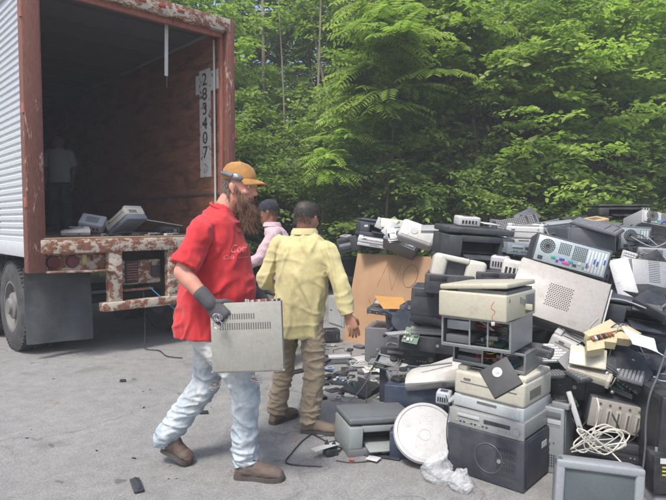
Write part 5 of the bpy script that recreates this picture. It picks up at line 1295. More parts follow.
def pile():
    G_ = 'scrap electronics heaped in the pile'
    # ---- front stack (corner towards the camera)
    yw = -42
    put(pc_case(.48, .42, .29, (.03, .033, .045), ring=True, bays=0, name='desktop_computer'), 1.01, 3.33, 0, yw, 0, 0, 'large dark charcoal computer case at the bottom of the front stack, under the silver receiver', 'computer')
    put(deck(.47, .42, .095, (.30, .31, .31), (.36, .37, .37), 'stereo_receiver'), 1.015, 3.335, .29, yw, 0, 0, 'silver receiver with buttons and a display, between the charcoal case and the cream printer', 'stereo receiver')
    put(laser(.44, .40, .25, (.50, .485, .41), side=(.42, .45, .46)), 1.03, 3.36, .386, yw, 0, 1, 'cream laser printer standing on the silver receiver in the front stack', 'printer')
    put(open_chassis(.44, .34, .12, (.28, .30, .31), seed=2), 1.01, 3.40, .64, yw + 6, 0, 2, 'flat open computer chassis with red and white cables, lying on the cream laser printer', 'computer case')
    put(open_chassis(.42, .40, .18, (.34, .36, .37), seed=5, name='open_computer_case'), .94, 3.38, .762, yw + 6, 0, 0, 'taller bare metal computer chassis under the big beige printer', 'computer case')
    # beige desktop printer on top
    r = root('beige_printer'); bm_ = plast((.47, .445, .35), .45); dk = plast((.12, .13, .13), .5); r['h'] = .22
    w_, d_, h_ = .42, .44, .15; mb = MB(); mb.box((w_, d_, h_), (0, 0, h_ / 2), bm_, bev=.010, seg=3)
    mb.obj('body', r)
    mb = MB(); mb.box((w_ * 1.0, d_ * .95, .03), (-.0, -.0, h_ + .034), bm_, rot=(-.01, -.075, 0), bev=.010, seg=3); mb.obj('lid', r)
    mb = MB(); mb.box((w_ * .7, d_ * .86, .022), (.05, 0, h_ + .008), dk); mb.obj('lid_gap', r)
    mb = MB(); mb.box((.012, .13, .11), (w_ / 2 - .001, d_ * .27, h_ * .5), dk, bev=.003)
    for k in range(3): mb.box((.006, .010, .035), (w_ / 2 + .001, -d_ * .05 + .03 * k, h_ * (.7 - .06 * k)), dk)
    mb.box((.003, .012, .02), (w_ / 2, -d_ * .4, h_ * .78), dk); mb.obj('end_recess', r)
    mb = MB(); mb.box((.05, .012, .035), (w_ / 2 + .018, d_ * .12, h_ * .4), bm_, bev=.004); mb.obj('bracket', r)
    put(r, .93, 3.35, .945, -40, 0, 0, 'big beige printer with a propped lid and dark gap, topmost of the front stack', 'printer')
    cable('dangling_lead', [P(494, 302, 3.03), P(491, 308, 2.99), P(495, 312, 2.99), P(492, 317, 2.99), P(493, 321, 2.99)], .0022, (.40, .10, .04), 'short red and brown wire dangling against the side of the big beige printer')
    mb = MB(); mb.box((.018, .010, .02), (0, 0, 0), plast(WHITE, .5), bev=.002); mb.box((.012, .004, .012), (0, -.006, 0), plast(CREAM, .5)); o = mb.obj('wire_plug'); o.location = P(493, 324, 2.985); tag(o, 'little white plug on the end of the red wire by the beige printer', 'plug')
    # black drive hanging on the cream printer
    place(hdrive(.165, .165, .022, (.008, .009, .011)), 502, 378, 2.90, 3, 66, 0, 'black square drive hanging cornerwise on the cream printer, with a round silver hub', 'disc drive')
    o = bpy.data.objects['disc_drive']; o.rotation_euler = (R(62), R(0), R(-30)); o.rotation_euler = (Euler((R(62), 0, R(-32))).to_matrix() @ Matrix.Rotation(R(38), 3, 'Z')).to_euler()
    place(small_box(.09, .10, .05, (.05, .05, .055), 'power_brick'), 545, 352, 3.22, -30, 0, 10, 'black brick beside the flat open chassis on the right of the front stack', 'power supply')
    place(tablet(.03, .24, .02, LGREY, 'metal_strip'), 575, 412, 3.25, -20, 70, -18, 'pale angled strip leaning right of the cream printer', 'metal strip')
    put(pc_case(.17, .40, .40, (.24, .26, .27), name='grey_tower', bays=2), 1.41, 3.44, 0, -38, 0, 0, 'grey computer tower between the charcoal case and the television', 'computer')
    put(pc_case(.40, .38, .16, DARK, bays=1, name='desktop_computer'), 1.50, 3.62, .40, -25, 0, 0, 'black desktop computer case behind the television and the grey tower', 'computer')
    # ---- television and things right of it
    place(crt(.43, .36, .36, (.25, .27, .29), scr=(.085, .105, .11)), 590, 486, 3.0, -11, -4, 3, 'silver grey tube television with a dull screen at the bottom right', 'television')
    place(deck(.42, .34, .11, BLACK, (.05, .052, .058), 'video_recorder'), 610, 440, 3.35, -14, 0, 8, 'black recorder with a pale sticker, lying behind the silver television', 'video recorder')
    place(slotted_rack(.42, .30, .17), 622, 411, 3.35, -16, 0, 9, 'taupe unit with a row of upright slots, above the black recorder', 'disc duplicator')
    place(inkjet(.56, .42, .24, (.022, .023, .03)), 628, 378, 3.50, -14, 8, 6, 'black printer buried under the broken beige handset tray, above the taupe slotted unit', 'printer')
    place(pc_case(.20, .40, .48, BLACK, name='black_tower', bays=1), 663, 430, 3.1, -8, 0, 3, 'black computer tower cut by the right picture edge above the battery', 'computer')
    r = root('battery'); r['h'] = .2; mb = MB(); mb.box((.2, .16, .2), (0, 0, .1), plast(BLACK, .4), bev=.008); mb.obj('case', r)
    mb = MB(); mb.box((.14, .002, .12), (0, -.081, .13), plast((.03, .03, .03), .4)); mb.box((.14, .0025, .028), (0, -.0815, .178), plast(WHITE, .5))
    for i in range(3): mb.box((.10, .003, .007), (-.01, -.082, .145 - i * .02), plast((.55, .48, .06), .5))
    mb.obj('sticker', r); mb = MB(); mb.cyl(.008, .02, (-.06, 0, .208), plast(LGREY, .4, .5)); mb.cyl(.008, .02, (.06, 0, .208), plast(LGREY, .4, .5)); 
    mb.obj('terminal', r)
    place(r, 668, 470, 2.92, -10, 0, 0, 'black battery with a black and yellow sticker at the right picture edge', 'battery')
    place(small_box(.22, .16, .10, LGREY, 'plastic_box'), 668, 500, 2.95, -5, 0, 0, 'pale grey box under the battery in the bottom right corner', 'box')
    # broken beige tray + paper
    r = root('handset_tray'); r['h'] = .06; mb = MB(); tn = plast((.50, .43, .27), .5)
    mb.prism([(-.20, -.02), (-.14, .055), (.02, .075), (.16, .06), (.20, .0), (.12, -.02), (.06, .02), (.02, -.015), (-.04, .02), (-.08, -.03)], -.02, .03, tn, 'z')
    mb.box((.30, .03, .05), (.02, .085, .02), tn, rot=(0, .1, .06), bev=.006); mb.box((.06, .10, .03), (.17, .03, .045), tn, rot=(0, .3, .2), bev=.006); mb.obj('tray', r)
    mb = MB(); 
    for i in range(8): mb.box((.014, .03, .012), (-.10 + i * .02, .05, .042), plast(random.choice([BLACK, (.25, .08, .04), SILVER]), .5), rot=(0, 0, random.uniform(-.5, .5)))
    mb.obj('loose_contacts', r)
    place(r, 612, 342, 3.30, 18, 25, -8, 'broken tan plastic tray with ragged cut edges, lying on the black printer', 'plastic tray')
    place(tablet(.24, .10, .025, (.50, .44, .28), 'plastic_cover', lip=False), 603, 332, 3.42, 25, 30, -16, 'narrow tan plastic cover behind the broken tan tray', 'plastic cover')
    def paper(name, px, py, d, w_, h_, yaw, pitch, roll, lab, m=None, curl=.02, cat='paper'):
        n = 8; m = m or plast((.6, .61, .63), .7, 0, .12); mb = MB(); G = []
        for i in range(n + 1):
            G.append([Vector((-w_ / 2 + w_ * k / n, -h_ / 2 + h_ * i / n, curl * math.sin(3.1 * k / n + i * .4) + curl * .6 * math.sin(i * .9 + 1))) for k in range(n + 1)])
        mb.loft(G, m, cap=False, closed=False); mb.loft([[q - Vector((0, 0, .0012)) for q in row] for row in G][::-1], m, cap=False, closed=False); o = mb.obj(name); o['h'] = 0.001
        return place(o, px, py, d, yaw, pitch, roll, lab, cat)
    paper('paper_sheet', 643, 342, 3.22, .25, .18, 10, 30, 22, 'white sheet of paper draped over the broken tan tray', curl=.012)
    # ---- right middle: big curved black printer, blue monitor
    place(inkjet(.62, .44, .22, (.03, .035, .05)), 648, 312, 3.95, -16, 6, 8, 'wide black printer below the blue grey screen, right side of the pile', 'printer')
    place(flatmon(.56, .36, BLACK, scr=(.16, .21, .25)), 652, 285, 4.15, -8, -22, 5, 'black framed flat monitor with a blue grey screen, right of the white triangle', 'monitor')
    place(pc_case(.44, .38, .15, DARK, front=(.30, .32, .34), bays=1, name='desktop_computer'), 658, 257, 4.5, -8, 0, 3, 'grey fronted desktop computer above the blue grey screen', 'computer')
    place(pc_rear(.40, .12, .3, (.35, .35, .35), plate=(.5, .5, .48), seed=9, name='circuit_rack'), 655, 224, 4.9, 0, -15, 10, 'tilted light metal back plate with yellow and blue sockets at the top right', 'computer part')
    for i, (x, y, a) in enumerate(((648, 240, 12), (655, 246, -8))):
        place(keyboard(.42, .15, DARK, keyc=(.06, .06, .065)), x, y, 4.6 - i * .1, a, 12, 4 - 10 * i, ['black keyboard above the grey fronted computer, under the tilted back plate', 'second black keyboard crossing over the grey fronted computer at the right edge'][i], 'keyboard')
    place(inkjet(.48, .34, .15, (.018, .02, .02)), 618, 212, 5.6, -6, 0, 0, 'flat black printer topmost at the right, standing against the leaves', 'printer')
    place(pc_rear(.60, .22, .34, (.10, .11, .125), plate=(.30, .36, .36), seed=3), 594, 238, 4.9, 64, 0, -3, 'long grey tower lying with its socket side to the right, under the topmost flat printer', 'computer')
    bpy.data.objects.remove  # noqa
    place(pc_case(.50, .36, .20, (.11, .115, .14), bays=0, name='grey_cabinet'), 590, 239, 5.0, -4, 0, 1, 'smooth slate grey cabinet behind the silver computer back with pink and green sockets', 'computer')
    place(pc_rear(.25, .20, .4, (.10, .11, .125), plate=(.34, .40, .40), seed=4), 626, 238, 4.75, -8, 0, 3, 'small computer back with pale sockets at the right end of the slate grey cabinet', 'computer')
    place(pc_rear(.50, .21, .42, (.04, .043, .055), plate=(.40, .47, .48), seed=1), 566, 257, 4.05, -15, -6, 15, 'tilted computer back with fan grille and pink and green sockets, above the punched cream tower', 'computer')
    place(tablet(.13, .33, .03, (.42,.43,.45), 'white_flap', lip=True), 624, 280, 3.98, -22, 62, -14, 'white triangular looking flap standing right of the tilted computer back', 'panel')
    # perforated cream tower side
    r = tablet(.59, .40, .16, (.34, .325, .305), 'cream_tower', perf=True, lip=True)
    mb = MB(); mb.box((.60, .40, .14), (0, 0, .075), plast((.40, .41, .42), .5, .2), bev=.006); mb.obj('inner_case', r)
    mb = MB(); mb.box((.012, .36, .10), (.312, 0, .08), plast((.45, .45, .44), .5), bev=.004); mb.box((.014, .08, .03), (.314, .10, .08), plast(CHAR, .5)); mb.box((.014, .05, .03), (.314, -.02, .08), plast(CHAR, .5)); mb.obj('end_plate', r)
    place(r, 556, 300, 3.82, -20, 58, 17, 'cream tower with a patch of punched holes, leaning behind the big beige printer', 'computer')
    place(laser(.34, .30, .17, (.40, .40, .39)), 578, 350, 3.6, -30, 0, 22, 'pale grey printer fallen on its corner, below the perforated cream tower', 'printer')
    place(small_box(.13, .12, .05, CHAR, 'drive_unit'), 583, 357, 3.4, -30, 0, 15, 'small charcoal box wedged right of the front stack', 'drive')
    # ---- top centre
    place(inkjet(.60, .42, .34, (.045, .052, .058)), 472, 245, 5.05, 10, 4, 4, 'large charcoal office printer topmost in the middle of the pile', 'printer')
    place(small_box(.20, .15, .085, (.5, .5, .49), 'card_reader'), 467, 221, 5.0, 8, 6, 4, 'small white box with black sockets lying on the large charcoal printer', 'card reader')
    place(tablet(.17, .12, .012, WHITE, 'white_cover', lip=False), 489, 224, 5.05, 20, 10, 6, 'small flat white cover on the right end of the large charcoal printer', 'cover')
    place(tablet(.17, .20, .03, LGREY, 'white_cover'), 430, 229, 5.5, -10, 15, 0, 'flat pale cover between the white speaker panel and the large charcoal printer', 'cover')
    place(laser(.33, .30, .20, (.50, .50, .495)), 527, 234, 5.2, -28, 0, 2, 'white boxy printer right of the large charcoal printer', 'printer')
    place(deck(.32, .25, .10, (.28, .32, .36), (.25, .29, .32), 'disc_player'), 519, 249, 4.9, 6, 0, 6, 'blue grey player under the white boxy printer', 'disc player')
    mb = MB(); 
    place(tablet(.22, .16, .02, CHAR, 'cover_frame'), 527, 217, 5.6, 12, 45, -25, 'dark peaked cover poking up behind the white boxy printer', 'cover')
    place(tablet(.30, .12, .04, (.30, .32, .33), 'long_cover'), 560, 224, 5.6, 10, 12, -6, 'long grey cover lying between the white boxy printer and the slate grey cabinet', 'cover')
    place(tablet(.34, .14, .03, (.025, .027, .03), 'black_cover'), 578, 219, 5.8, 8, 14, -4, 'long black cover left of the topmost flat printer', 'cover')
    place(small_box(.22, .16, .05, (.50, .36, .20), 'cardboard_scrap'), 594, 221, 5.4, 20, 10, -8, 'brown torn cardboard scrap on the slate grey cabinet', 'cardboard')
    place(small_box(.14, .14, .12, (.42, .41, .42), 'adapter_box'), 500, 263, 4.5, -24, 0, 6, 'grey white block right of the cream rounded monitor', 'box')
    place(small_box(.19, .14, .15, (.55, .54, .50), 'switch_box'), 515, 270, 4.2, -20, 0, 10, 'cream box behind the big beige printer, left of the perforated tower', 'box')
    place(pc_case(.36, .30, .09, DARK, bays=1, name='desktop_computer'), 498, 277, 4.25, -8, 0, 3, 'thin black computer right behind the lid of the big beige printer', 'computer')
    # cream rounded monitor with black opening
    r = root('rounded_monitor'); r['h'] = .19; cm = plast((.50, .485, .43), .45); mb = MB()
    mb.box((.11, .28, .19), (-.145, 0, .095), cm, bev=.035, seg=4); mb.box((.15, .28, .19), (.125, 0, .095), cm, bev=.035, seg=4); mb.box((.22, .281, .045), (-.04, 0, .166), cm, bev=.015, seg=3); mb.box((.22, .279, .03), (-.04, 0, .016), cm, bev=.012); mb.box((.24, .2, .15), (-.02, .03, .095), cm); mb.obj('cabinet', r)
    mb = MB(); mb.box((.20, .02, .13), (-.03, -.08, .09), plast((.015, .017, .02), .2)); mb.obj('screen', r)
    place(r, 457, 270, 4.3, -8, -6, 12, 'cream rounded monitor with a dark opening, between the cardboard and the beige printer', 'monitor')
    # white crumpled speaker panel / projector
    r = root('projector'); r['h'] = .17; mb = MB(); cm = plast((.46, .46, .45), .5, 0, .7); mb.box((.40, .16, .24), (0, 0, .12), cm, bev=.045, seg=4); mb.obj('shell', r)
    mb = MB(); mb.box((.34, .012, .18), (0, -.078, .12), plast((.50, .49, .47), .6, 0, .9), bev=.02); mb.cyl(.04, .01, (-.04, -.086, .11), plast((.42, .41, .39), .5), rot=(PI / 2, 0, 0)); mb.cyl(.02, .014, (.06, -.086, .15), plast((.35, .34, .32), .5), rot=(PI / 2, 0, 0)); mb.obj('face', r)
    r['h'] = .24; place(r, 417, 235, 6.1, -10, -32, 20, 'off white rounded casing tilted above the cardboard sign, left of the large charcoal printer', 'projector')
    place(pc_rear(.40, .24, .3, (.20, .22, .24), plate=(.12, .135, .15), seed=7, name='circuit_case'), 402, 241, 6.75, -16, -30, 22, 'grey metal case with small parts, leaning on top of the cardboard sign', 'computer part')
    place(inkjet(.60, .40, .22, (.05, .055, .075)), 381, 229, 7.2, 6, 0, 8, 'slate black printer with small white mark, top left of the pile', 'printer')
    place(laser(.42, .22, .13, (.54, .54, .56)), 375, 242, 7.0, -8, 0, 9, 'low white printer on the upper edge of the cardboard sign', 'printer')
    mb = MB(); mb.box((.05, .01, .03), (0, 0, 0), plast(WHITE, .5), bev=.004); o = mb.obj('white_tag'); o.location = P(366, 226, 6.98); tag(o, 'tiny white tag on the slate black printer at the top left', 'tag')
    place(pc_case(.42, .36, .20, DARK, name='desktop_computer'), 354, 243, 7.5, -5, 0, -12, 'black computer left of the low white printer, behind the cardboard sign', 'computer')
    place(crt(.40, .34, .34, (.07, .075, .085)), 348, 268, 7.7, 20, 0, 0, 'dark tube television behind the left edge of the cardboard sign', 'television')
    put(crt(.45, .40, .40, (.05, .055, .06)), .38, 7.7, 0, 12, 0, 0, 'black tube television on the ground just left of the cardboard sign', 'television')
    put(pc_case(.19, .42, .42, (.45, .46, .47), name='white_tower'), .12, 8.1, 0, 30, 0, 0, 'pale tower standing behind the man in yellow', 'computer')
    put(small_box(.20, .16, .17, BLACK, 'power_brick'), -.02, 6.95, 0, 12, 0, 0, 'black box on the asphalt just left of the cardboard sign', 'box')
    # ---- cardboard sign: leaning sheet
    cb, nt, b = newmat('corrugated_cardboard'); v = coords(nt, (1, 1, 1)); n1 = noisetex(nt, v, 3, 4, .6); n2 = noisetex(nt, coords(nt, (90, 3, 3)), 3, 2, .5)
    c = mix(nt, ramp(nt, n1, [(.35, (0, 0, 0)), (.65, (1, 1, 1))]), (.33, .20, .11), (.40, .25, .145)); c = mix(nt, 1.0, c, ramp(nt, n2, [(.3, (.92, .92, .92)), (.7, (1.05, 1.05, 1.05))]), 'MULTIPLY')
    nt.links.new(c, b.inputs['Base Color']); b.inputs['Roughness'].default_value = .85; bump(nt, b, n2, .1, .003)
    A = Vector((.12, 7.0, 0)); B_ = Vector((1.62, 6.05, 0)); ux = (B_ - A).normalized(); leng = (B_ - A).length; nrm = Vector((ux.y, -ux.x, 0)).normalized(); lean = 14
    r = empty('cardboard_sign', 'large brown cardboard sheet with NO written in thin marker, leaning on the pile', 'cardboard sign', None, A, (R(-lean), 0, math.atan2(ux.y, ux.x)))
    n = 16; G = []; Hc = 1.13
    for j in range(n + 1): G.append([Vector((leng * i / n + .06 * j / n, .012 * math.sin(i * .7) * math.sin(j * .4) , (Hc - .02 * i / n) * j / n)) for i in range(n + 1)])
    mb = MB(); mb.loft(G, cb, cap=False, closed=False); mb.loft([[q + Vector((0, .006, 0)) for q in row] for row in G][::-1], cb, cap=False, closed=False)
    for row in (G[-1], G[0]): mb.loft([row, [q + Vector((0, .006, 0)) for q in row]], cb, cap=False, closed=False)
    mb.obj('sheet', r)
    ink = flat((.19, .11, .065), .8)
    def stroke(pts, t=.006):
        mb = MB(); mb.tube([(x, .012 * math.sin(x / leng * n * .7) * math.sin(z / Hc * n * .4) - .002, z) for x, z in spline([(a, c_, 0) for a, c_ in pts], 8) for _ in (0,) ] if False else [(q.x, .012 * math.sin(q.x / leng * n * .7) * math.sin(q.y / Hc * n * .4) - .0015, q.y) for q in spline([(a, c_, 0) for a, c_ in pts], 8)], t * .5, ink, 5); mb.obj('marker_stroke', r)
    x0 = .40; s_ = .86
    stroke([(x0, .72), (x0 + .06, .88), (x0 + .115, 1.02)]); stroke([(x0 + .11, 1.02), (x0 + .15, .86), (x0 + .20, .69)]); stroke([(x0 + .20, .69), (x0 + .245, .86), (x0 + .29, 1.03)])
    stroke([(x0 + .43, 1.02), (x0 + .36, .96), (x0 + .33, .86), (x0 + .36, .76), (x0 + .42, .735), (x0 + .49, .79), (x0 + .52, .90), (x0 + .49, .99), (x0 + .42, 1.02)])
    stroke([(x0 - .10, .56), (x0 - .05, .47), (x0 - .02, .40)]); stroke([(x0 + .0, .57), (x0 - .05, .46), (x0 - .10, .36)]); stroke([(x0 + .10, .57), (x0 + .10, .38)]); stroke([(x0 + .20, .38), (x0 + .22, .57), (x0 + .30, .42)])
    # ---- around the foot of the sign
    place(pc_case(.36, .42, .15, DARK, bays=1, name='desktop_computer'), 450, 282, 4.35, -14, 0, 3, 'black desktop computer under the cream rounded monitor', 'computer')
    place(pc_case(.46, .40, .22, (.03, .034, .045), bays=1, name='desktop_computer'), 442, 300, 4.5, -14, 0, 3, 'dark blue black computer with one pale catch, left of the beige printer', 'computer')
    place(pc_rear(.38, .09, .3, (.22, .23, .24), plate=(.38, .40, .39), seed=8, name='drive_shelf'), 434, 319, 4.55, -12, -25, 18, 'tilted silver strip of drive fronts, left of the front stack', 'computer part')
    place(tablet(.34, .10, .045, (.30, .31, .31), 'grey_bar'), 432, 331, 4.5, -8, 0, 2, 'flat grey bar under the tilted silver strip', 'metal bar')
    put(pc_case(.27, .40, .42, (.15, .155, .16), front=(.14, .145, .15), name='grey_computer', bays=0), .51, 5.85, 0, -16, 0, 0, 'dull grey computer tower standing on the asphalt before the sign', 'computer')
    place(deck(.30, .30, .06, CHAR, CHAR, 'disc_player'), 384, 310, 5.75, -16, 0, 5, 'thin black player on the dull grey tower, under the brown envelope', 'disc player')
    place(tablet(.20, .20, .012, (.38, .40, .42), 'metal_tray'), 386, 302, 5.75, -20, 5, 5, 'thin pale metal lid on the thin black player', 'metal lid')
    paper('envelope', 393, 303, 5.35, .32, .22, 25, 28, 6, 'brown padded envelope lying on the heap before the cardboard sign', plast((.50, .27, .08), .7, 0, .3), .006, 'envelope')
    r = root('chair_base'); r['h'] = .3; mb = MB(); mb.cyl(.10, .07, (0, 0, .2), plast(NAVY, .4), seg=28); mb.cyl(.035, .2, (0, 0, .1), plast(BLACK, .4)); mb.obj('hub', r)
    for k in range(5):
        a = k * 2 * PI / 5; mb = MB(); mb.tube([(0, 0, .16), (.12 * math.cos(a), .12 * math.sin(a), .15), (.20 * math.cos(a), .20 * math.sin(a), .08)], [.025, .02, .016], plast(NAVY, .4)); mb.obj('leg', r)
    place(r, 402, 322, 5.0, 0, 70, 0, 'dark blue swivel chair base tipped on its side behind the dull grey tower', 'chair base')
    put(pc_case(.26, .30, .36, (.03, .035, .05), name='small_tower', bays=2), .70, 5.35, 0, -30, 0, 0, 'small navy black tower right of the dull grey tower', 'computer')
    place(pc_case(.44, .38, .13, (.03, .033, .042), bays=1, name='desktop_computer'), 429, 340, 4.62, -16, 0, 3, 'flat black desktop computer below the flat grey bar, left of the front stack', 'computer')
    place(pc_case(.42, .36, .14, (.05, .053, .06), bays=1, name='desktop_computer'), 410, 318, 5.25, -12, 0, -4, 'flat charcoal desktop computer behind the dark blue swivel chair base', 'computer')
    place(deck(.40, .34, .08, DARK, (.10, .105, .11), 'video_recorder'), 424, 309, 5.3, -20, 0, 4, 'flat dark recorder right of the brown padded envelope', 'video recorder')
    # black stereo on a dark box (x 385-460)
    put(pc_case(.46, .46, .33, (.028, .034, .06), bays=0, name='dark_cabinet'), .68, 4.75, 0, -20, 0, 0, 'dark blue black cabinet under the flat black amplifier', 'cabinet')
    put(deck(.46, .46, .12, (.075, .075, .075), (.03, .03, .033), 'amplifier'), .68, 4.77, .335, -18, 0, 2, 'flat dusty black amplifier on the dark cabinet, left middle of the pile', 'amplifier')
    put(pc_case(.44, .44, .30, (.025, .04, .075), bays=0, name='dark_cabinet'), .66, 4.22, 0, -20, 0, 0, 'low navy cabinet in front, under the white curved fax machine', 'cabinet')
    place(fax(.46, .26, .19, (.52, .51, .485)), 437, 372, 4.05, -14, 0, -10, 'white fax machine with a swept curved back, on the low navy cabinet', 'fax machine')
    place(small_box(.10, .10, .09, (.42, .46, .50), 'plug_block'), 444, 397, 3.75, -20, 0, 4, 'small pale blue grey block between the fax machine and the cream laser printer', 'connector block')
    place(tablet(.14, .10, .01, WHITE, 'white_cover'), 457, 396, 3.65, -30, 10, -35, 'white triangular card against the cream laser printer', 'card')
    # grey inkjet in front left
    place(inkjet(.47, .33, .25, (.14, .15, .155), lidc=(.12, .13, .14), frontc=(.26, .285, .275), name='grey_printer'), 375, 428, 3.72, 16, 0, 3, 'grey all in one printer on the asphalt, leftmost big thing of the pile front', 'printer')
    # round white lid on dark box
    put(pc_case(.42, .36, .17, (.022, .035, .07), bays=0, name='dark_cabinet'), .60, 3.62, 0, -12, 0, 0, 'dark navy box on the ground carrying the round white lid', 'cabinet')
    r = root('round_lid'); r['h'] = .05; mb = MB(); wm = plast((.40, .40, .405), .4, 0, .5); prof = [(.190, .0), (.197, .012), (.190, .03), (.172, .034), (.168, .028), (.12, .030), (.05, .031), (.001, .031)]
    mb.loft([[(q * math.cos(2 * PI * k / 48), q * math.sin(2 * PI * k / 48), z) for k in range(48)] for q, z in prof], wm, cap=False); mb.loft([[(q * math.cos(2 * PI * k / 48), q * math.sin(2 * PI * k / 48), z) for k in range(48)] for q, z in ((.190, 0), (.18, .006), (.001, .006))], wm, cap=False); mb.obj('dish', r)
    mb = MB(); mb.tube([(.035 * math.cos(a), .035 * math.sin(a) - .02, .0318) for a in [2 * PI * k / 24 for k in range(25)]], .0015, plast(LGREY, .4), 5)
    for i in range(5):
        for k in range(3): mb.box((.012, .006, .001), (-.04 + .018 * i * .9, .075 + .014 * k, .0308), plast((.5, .5, .52), .5))
    mb.obj('moulded_mark', r)
    place(r, 425, 432, 3.42, -8, 48, 4, 'round white plastic lid propped on the dark navy box', 'lid')
    cable('black_cable', [P(446, 396, 3.55), P(449, 408, 3.3), P(447, 425, 3.22), P(447, 440, 3.22), P(449, 452, 3.22), P(445, 462, 3.25)], .0035, BLACK, 'black cable hanging over the right side of the round white lid')
    # plastic bag
    m, nt, b = newmat('clear_plastic'); b.inputs['Base Color'].default_value = (.75, .77, .78, 1); b.inputs['Roughness'].default_value = .18; b.inputs['Alpha'].default_value = .30; b.inputs['Specular IOR Level'].default_value = .7
    for nm, px, py, d, s_, lab in (('plastic_bag', 440, 484, 3.16, (.085, .06, .07), 'crumpled clear plastic bag on the asphalt below the round white lid'), ('plastic_wrap', 462, 494, 3.06, (.06, .05, .045), 'scrap of clear plastic wrap by the foot of the charcoal case')):
        bm = bmesh.new(); bmesh.ops.create_icosphere(bm, subdivisions=5, radius=1)
        for v_ in bm.verts:
            q = v_.co.copy(); k = 1 + .45 * noise.noise(q * 1.6) + .22 * abs(noise.noise(q * 4)) + .12 * abs(noise.noise(q * 9)); v_.co = Vector((q.x * s_[0], q.y * s_[1], q.z * s_[2] + s_[2] * .2)) * k
            if q.z > .5: v_.co.x *= .6; v_.co.z += .03
        for f in bm.faces: f.smooth = True
        me = bpy.data.meshes.new(nm); bm.to_mesh(me); bm.free(); me.materials.append(m); o = bpy.data.objects.new(nm, me); COL.objects.link(o); o.location = P(px, py, d); o.location.z = max(o.location.z, s_[2] * .8); tag(o, lab, 'plastic bag')
    # ---- litter on the asphalt
    def on(px, py, r, yaw, lab, cat, z=0.002, pitch=0, roll=0):
        d = F * CAMH / (py - HOR); c = P(px, py, d); put(r, c.x, c.y, z, yaw, pitch, roll, lab, cat, 'scrap parts strewn on the asphalt')
    on(337, 361, tablet(.30, .12, .02, (.56, .57, .58), 'white_cover'), 8, 'white flat cover on the asphalt left of the strewn papers', 'cover')
    on(336, 364, tablet(.30, .16, .02, CHAR, 'black_cover'), 8, 'charcoal flat cover under the white one on the asphalt', 'cover', .001)
    bpy.data.objects['white_cover.003' if 'white_cover.003' in bpy.data.objects else 'white_cover'].location.z += .022
    on(363, 362, tablet(.16, .12, .015, (.52, .53, .54), 'white_card', lip=False), 30, 'small white card behind the tangle of white cables', 'card', .004, 6)
    on(340, 383, open_chassis(.22, .28, .03, (.05, .055, .06), seed=11, cables=False, name='drive_board'), -18, 'black board full of small parts on the asphalt behind the grey printer', 'circuit board')
    on(355, 395, keyboard(.13, .30, (.48, .48, .44), 'small_keypad'), -16, 'cream keypad lying just behind the grey printer', 'keypad')
    on(368, 391, keyboard(.10, .28, (.52, .52, .51), 'small_keypad', (.08, .08, .09)), -14, 'white keypad with dark keys next to the cream keypad', 'keypad')
    on(330, 371, small_box(.09, .05, .015, (.25, .33, .55), 'blue_cover'), 10, 'small pale blue cover on the asphalt at the left end of the litter', 'cover')
    on(378, 380, open_chassis(.20, .18, .06, (.50, .51, .52), seed=13, name='broken_drive'), 30, 'broken white drive with its insides out, between keypads and navy cabinet', 'drive', .002, 8)
    paper('paper_sheet', 391, 374, 4.9, .20, .16, -28, 18, 24, 'crumpled white paper leaning against the dark cabinet', None, .02)
    paper('paper_sheet', 374, 371, 5.3, .22, .12, 12, 8, 3, 'creased white paper under the white cables on the asphalt', None, .014)
    g = random.Random(21)
    for i, (px, py) in enumerate(((350, 352), (360, 349), (370, 352), (345, 372), (365, 375), (372, 366), (385, 358), (352, 366), (328, 378), (321, 384), (380, 352))):
        kinds = [lambda: small_box(g.uniform(.05, .11), g.uniform(.04, .07), .025, g.choice([BLACK, CHAR, DARK]), 'plastic_piece'), lambda: hdrive(.10, .14, .025, CHAR, 'small_drive'), lambda: tablet(.12, .06, .01, BLACK, 'plastic_strip')]
        on(px, py, kinds[i % 3](), g.uniform(-60, 60), ['black chip of plastic trim', 'small charcoal drive', 'thin dark trim strip'][i % 3] + ' strewn on the asphalt among the papers and keypads', 'plastic scrap', .002)
    wc = []
    for i in range(3):
        a = [P(356 + g.uniform(-6, 30), 366 + g.uniform(-8, 8), F * CAMH / (370 - HOR)) for _ in range(7)]
        for q in a: q.z = g.uniform(.01, .09)
        cable('white_cable', a, .006, (.52, .52, .51), 'loop of white cable tangled among papers on the asphalt', group='white cable loops on the asphalt')
    # black cables with adapter
    def gp(x, y, z=.006):
        d = F * CAMH / (y - HOR); q = P(x, y, d); q.z = z; return q
    cable('black_cable', [gp(312, 438), gp(302, 446), gp(292, 458), gp(286, 468), gp(300, 471), gp(322, 472)], .005, BLACK, 'black power cord running left across the asphalt towards the boots')
    cable('black_cable', [gp(312, 438), gp(330, 448), gp(350, 456), gp(372, 462), gp(392, 464)], .005, BLACK, 'black power cord curving under the grey printer')
    cable('black_cable', [gp(331, 462), gp(345, 452), gp(358, 450), gp(376, 458), gp(395, 458), gp(402, 452)], .004, BLACK, 'thin black lead from the adapter to the grey printer')
    cable('black_cable', [gp(336, 466), gp(352, 468), gp(372, 466), gp(388, 460)], .004, BLACK, 'thin black lead in front of the grey printer with a red tip')
    mb = MB(); mb.tube([gp(349, 466, .012), gp(354, 467, .012)], .006, plast((.5, .03, .03), .5)); o = mb.obj('red_plug'); tag(o, 'tiny red plug on the asphalt before the grey printer', 'plug')
    on(330, 460, small_box(.09, .055, .04, BLACK, 'power_adapter'), 35, 'black power adapter lying on its cord left of the grey printer', 'power adapter', .004, 0, 12)
